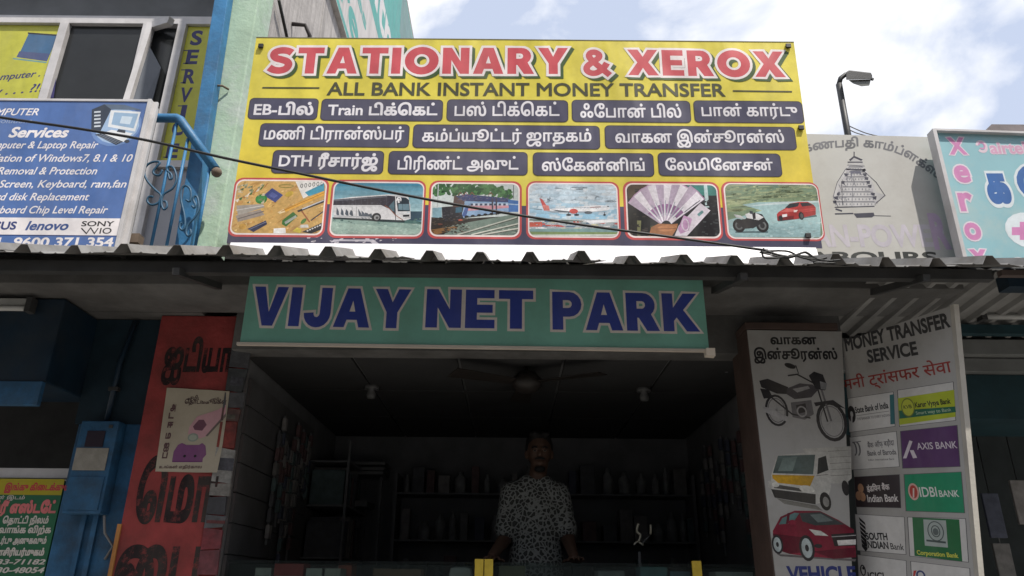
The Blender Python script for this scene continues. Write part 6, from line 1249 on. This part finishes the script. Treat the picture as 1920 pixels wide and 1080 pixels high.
# strips of goods hung along both side walls
rn = random.Random(77)
for side, X_, wn in ((-1, -1.435, 'left'), (1, 1.465, 'right')):
    for i in range(12):
        y = 4.62 + 0.066 * i if side < 0 else 4.15 + 0.15 * i; L_ = rn.uniform(0.35, 0.75); zt_ = 2.45 + rn.uniform(-0.12, 0.1); dx = -side * 0.012
        o = thing('packet_strip', 'hanging strip of small packets along the %s inner wall' % wn, 'packet strip', (X_, y, zt_ - L_), 'packet strips on the %s inner wall' % wn)
        MB().box(X_ + min(0, dx) , X_ + max(0, dx), y, y + 0.004, zt_ - L_, zt_).build('backing_strip', SHW, o)
        for j in range(int(L_ / 0.09)):
            z = zt_ - 0.02 - 0.09 * j; w_ = rn.uniform(0.03, 0.055)
            MB().box(X_ + dx - 0.012, X_ + dx + 0.012, y - w_ / 2, y + w_ / 2, z - 0.075, z).build('packet', FM[rn.randrange(6)], o, 0.003)
# right shop's dark inside: a few hanging packets
for i in range(9):
    x = 2.55 + 0.19 * (i % 5); z = 2.15 - 0.33 * (i // 5) - 0.04 * (i % 3)
    o = thing('hanging_packet', 'dull packet strip hanging in the dark right doorway', 'packet', (x, 4.7, z), 'packet strips in the right doorway')
    MB().box(x - 0.05, x + 0.05, 4.69, 4.71, z - 0.26, z).build('pouch', FM[i % 6], o, 0.004); MB().tube([(x, 4.7, z), (x, 4.7, 2.42)], 0.003, 5).build('string', SHW, o)

# ------------------------------------------------------------------ the shopkeeper
def blend(parts, voxel, sm=6):
    """join tapered limbs and ellipsoids, weld them into one continuous skin"""
    mb = MB()
    for p in parts:
        if p[0] == 'c':
            _, a, b, r0, r1 = p; a, b = Vector(a), Vector(b); mb.tube([a + (b - a) * t / 6 for t in range(7)], r0, 14, r1); mb.ball(a, r0); mb.ball(b, r1)
        else: mb.ball(*p[1:])
    me = bpy.data.meshes.new('tmp'); me.from_pydata([tuple(q) for q in mb.v], [], mb.f); o = bpy.data.objects.new('tmp', me); COL.objects.link(o)
    r_ = o.modifiers.new('r', 'REMESH'); r_.mode = 'VOXEL'; r_.voxel_size = voxel; s_ = o.modifiers.new('s', 'SMOOTH'); s_.iterations = sm; s_.factor = 0.5
    dg = bpy.context.evaluated_depsgraph_get(); out = bpy.data.meshes.new_from_object(o.evaluated_get(dg)); bpy.data.objects.remove(o); bpy.data.meshes.remove(me)
    out.polygons.foreach_set('use_smooth', [True] * len(out.polygons)); return out
MY = 4.62
hp = onY(1011, 852, MY); HX, HZ = hp.x, hp.z                      # centre of the face
sL = onY(953, 905, MY); sR = onY(1053, 905, MY); SZ = (sL.z + sR.z) / 2 - 0.03
person = thing('person', 'shopkeeper in leopard print shirt leaning both hands on the counter', 'person', (HX, MY, 0.6))
cx = HX - 0.02
eL, eR = Vector((sL.x - 0.02, MY - 0.01, SZ - 0.30)), Vector((sR.x + 0.03, MY - 0.02, SZ - 0.29))
hL, hR = Vector((onY(922, 1050, 4.33).x, 4.33, ZC + 0.028)), Vector((onY(1078, 1050, 4.33).x, 4.33, ZC + 0.028))
SK = [('b', (HX, MY - 0.012, HZ + 0.02), 0.075, 0.092, 0.105), ('b', (HX, MY - 0.035, HZ - 0.06), 0.055, 0.062, 0.06), ('b', (HX, MY - 0.105, HZ - 0.012), 0.014, 0.02, 0.024), ('b', (HX, MY - 0.09, HZ + 0.018), 0.045, 0.02, 0.012), ('b', (HX, MY - 0.085, HZ - 0.095), 0.03, 0.025, 0.02),
      ('b', (HX - 0.078, MY, HZ), 0.012, 0.022, 0.032), ('b', (HX + 0.078, MY, HZ), 0.012, 0.022, 0.032), ('b', (HX, MY - 0.094, HZ - 0.062), 0.024, 0.012, 0.008),
      ('c', (HX, MY + 0.01, HZ - 0.06), (cx, MY + 0.02, SZ + 0.0), 0.052, 0.06), ('c', (cx - 0.08, MY + 0.02, SZ - 0.04), (cx + 0.08, MY + 0.02, SZ - 0.04), 0.08, 0.08),
      ('b', (cx, MY + 0.02, SZ - 0.18), 0.165, 0.105, 0.20), ('b', (cx, MY + 0.02, SZ - 0.42), 0.145, 0.10, 0.20), ('b', (cx, MY + 0.03, SZ - 0.58), 0.16, 0.11, 0.12),
      ('c', (cx - 0.08, MY + 0.03, SZ - 0.6), (cx - 0.10, MY + 0.04, 1.08), 0.085, 0.055), ('c', (cx - 0.10, MY + 0.04, 1.08), (cx - 0.11, MY + 0.06, 0.66), 0.055, 0.036), ('c', (cx + 0.08, MY + 0.03, SZ - 0.6), (cx + 0.10, MY + 0.04, 1.08), 0.085, 0.055), ('c', (cx + 0.10, MY + 0.04, 1.08), (cx + 0.11, MY + 0.06, 0.66), 0.055, 0.036),
      ('b', (cx - 0.11, MY, 0.64), 0.045, 0.12, 0.035), ('b', (cx + 0.11, MY, 0.64), 0.045, 0.12, 0.035)]
for s_, sh_, el, hd in ((-1, Vector((sL.x + 0.02, MY + 0.02, SZ - 0.02)), eL, hL), (1, Vector((sR.x - 0.02, MY + 0.02, SZ - 0.02)), eR, hR)):
    SK += [('c', tuple(sh_), tuple(el), 0.055, 0.042), ('c', tuple(el), tuple(hd + Vector((0, 0.06, 0.02))), 0.042, 0.027), ('b', tuple(hd + Vector((s_ * 0.008, 0.0, 0.0))), 0.042, 0.05, 0.020)]
    for j, (dx, ln) in enumerate(((-0.030, 0.055), (-0.010, 0.068), (0.011, 0.064), (0.031, 0.05))):
        a = hd + Vector((dx, -0.035, 0.004)); m_ = a + Vector((dx * 0.25, -ln * 0.55, 0.004)); e = m_ + Vector((dx * 0.1, -ln * 0.5, -0.014)); SK += [('c', tuple(a), tuple(m_), 0.009, 0.008), ('c', tuple(m_), tuple(e), 0.008, 0.007)]
    a = hd + Vector((-s_ * 0.034, 0.01, 0.0)); SK += [('c', tuple(a), tuple(a + Vector((-s_ * 0.028, -0.03, -0.006))), 0.011, 0.009), ('c', tuple(a + Vector((-s_ * 0.028, -0.03, -0.006))), tuple(a + Vector((-s_ * 0.032, -0.058, -0.012))), 0.009, 0.008)]
me = blend(SK, 0.007, 4); me.materials.append(mat('brown_skin', (0.105, 0.06, 0.042), 0.5, 0.12, 10, 0.05)); link('body', me, person)
SH = [('b', (cx, MY + 0.02, SZ - 0.17), 0.182, 0.122, 0.215), ('b', (cx, MY + 0.02, SZ - 0.42), 0.165, 0.118, 0.22), ('b', (cx, MY + 0.03, SZ - 0.58), 0.182, 0.128, 0.14), ('c', (cx - 0.10, MY + 0.02, SZ - 0.04), (cx + 0.10, MY + 0.02, SZ - 0.04), 0.088, 0.088), ('c', (cx - 0.05, MY + 0.02, SZ + 0.01), (cx + 0.05, MY + 0.02, SZ + 0.01), 0.07, 0.07)]
for sh_, el in ((Vector((sL.x + 0.02, MY + 0.02, SZ - 0.03)), eL), (Vector((sR.x - 0.02, MY + 0.02, SZ - 0.03)), eR)): SH.append(('c', tuple(sh_), tuple(sh_ + (el - sh_) * 0.78), 0.070, 0.068))
me = blend(SH, 0.010, 5)
sm_ = bpy.data.materials.new('leopard_cloth'); sm_.use_nodes = True; t_ = sm_.node_tree; n = t_.nodes; b_ = n['Principled BSDF']; b_.inputs['Roughness'].default_value = 0.85
co = n.new('ShaderNodeTexCoord'); vo = n.new('ShaderNodeTexVoronoi'); vo.feature = 'DISTANCE_TO_EDGE'; vo.inputs['Scale'].default_value = 40; nz_ = n.new('ShaderNodeTexNoise'); nz_.inputs['Scale'].default_value = 22
mxv = n.new('ShaderNodeMix'); mxv.data_type = 'VECTOR'; mxv.inputs[0].default_value = 0.03
t_.links.new(co.outputs['Object'], nz_.inputs['Vector']); t_.links.new(co.outputs['Object'], mxv.inputs[4]); t_.links.new(nz_.outputs['Color'], mxv.inputs[5]); t_.links.new(mxv.outputs[1], vo.inputs['Vector'])
r_ = n.new('ShaderNodeValToRGB'); r_.color_ramp.elements[0].position = 0.08; r_.color_ramp.elements[0].color = (0.30, 0.315, 0.305, 1); r_.color_ramp.elements[1].position = 0.17; r_.color_ramp.elements[1].color = (0.03, 0.03, 0.03, 1); e_ = r_.color_ramp.elements.new(0.36); e_.color = (0.06, 0.063, 0.06, 1)
t_.links.new(vo.outputs['Distance'], r_.inputs['Fac']); t_.links.new(r_.outputs['Color'], b_.inputs['Base Color'])
me.materials.append(sm_); so = link('shirt', me, person); so['label'] = 'dark shirt with pale leopard print net'
TR = [('b', (cx, MY + 0.03, SZ - 0.62), 0.168, 0.118, 0.10)]
for s_ in (-1, 1): TR += [('c', (cx + s_ * 0.08, MY + 0.03, SZ - 0.62), (cx + s_ * 0.10, MY + 0.04, 1.08), 0.095, 0.068), ('c', (cx + s_ * 0.10, MY + 0.04, 1.08), (cx + s_ * 0.11, MY + 0.06, 0.70), 0.068, 0.055)]
me = blend(TR, 0.012, 4); me.materials.append(mat('dark_denim', (0.03, 0.035, 0.05), 0.9)); link('trousers', me, person)
HROT = Matrix.Rotation(R(-24), 3, 'X')
HR = [('b', (HX, MY + 0.014, HZ + 0.064), 0.083, 0.103, 0.074, 16, 10, HROT), ('b', (HX, MY + 0.045, HZ + 0.01), 0.075, 0.058, 0.085), ('b', (HX - 0.03, MY - 0.055, HZ + 0.112), 0.036, 0.034, 0.022), ('b', (HX + 0.035, MY - 0.045, HZ + 0.114), 0.034, 0.034, 0.02), ('b', (HX - 0.074, MY + 0.01, HZ + 0.035), 0.012, 0.04, 0.045), ('b', (HX + 0.074, MY + 0.01, HZ + 0.035), 0.012, 0.04, 0.045)]
me = blend(HR, 0.008, 3); me.materials.append(mat('black_hair', (0.012, 0.011, 0.011), 0.5, 0.3, 60, 0.5)); link('hair', me, person)
me = blend([('c', (HX - 0.026, MY - 0.102, HZ - 0.043), (HX, MY - 0.108, HZ - 0.038), 0.006, 0.009), ('c', (HX, MY - 0.108, HZ - 0.038), (HX + 0.026, MY - 0.102, HZ - 0.043), 0.009, 0.006), ('b', (HX, MY - 0.085, HZ - 0.10), 0.034, 0.03, 0.022)], 0.004, 2); me.materials.append(MATS['black_hair']); link('beard', me, person)
for s_ in (-1, 1):
    MB().ball((HX + s_ * 0.030, MY - 0.098, HZ + 0.006), 0.010, 0.007, 0.0055, 10, 6).build('eye', mat('eye_white', (0.2, 0.185, 0.17), 0.3, 0.02), person)
    MB().ball((HX + s_ * 0.030, MY - 0.106, HZ + 0.006), 0.005, 0.003, 0.005, 8, 6).build('pupil', MATS['black_hair'], person)
    MB().tube([(HX + s_ * 0.016, MY - 0.106, HZ + 0.024), (HX + s_ * 0.032, MY - 0.105, HZ + 0.029), (HX + s_ * 0.048, MY - 0.092, HZ + 0.023)], 0.005, 6).build('eyebrow', MATS['black_hair'], person)
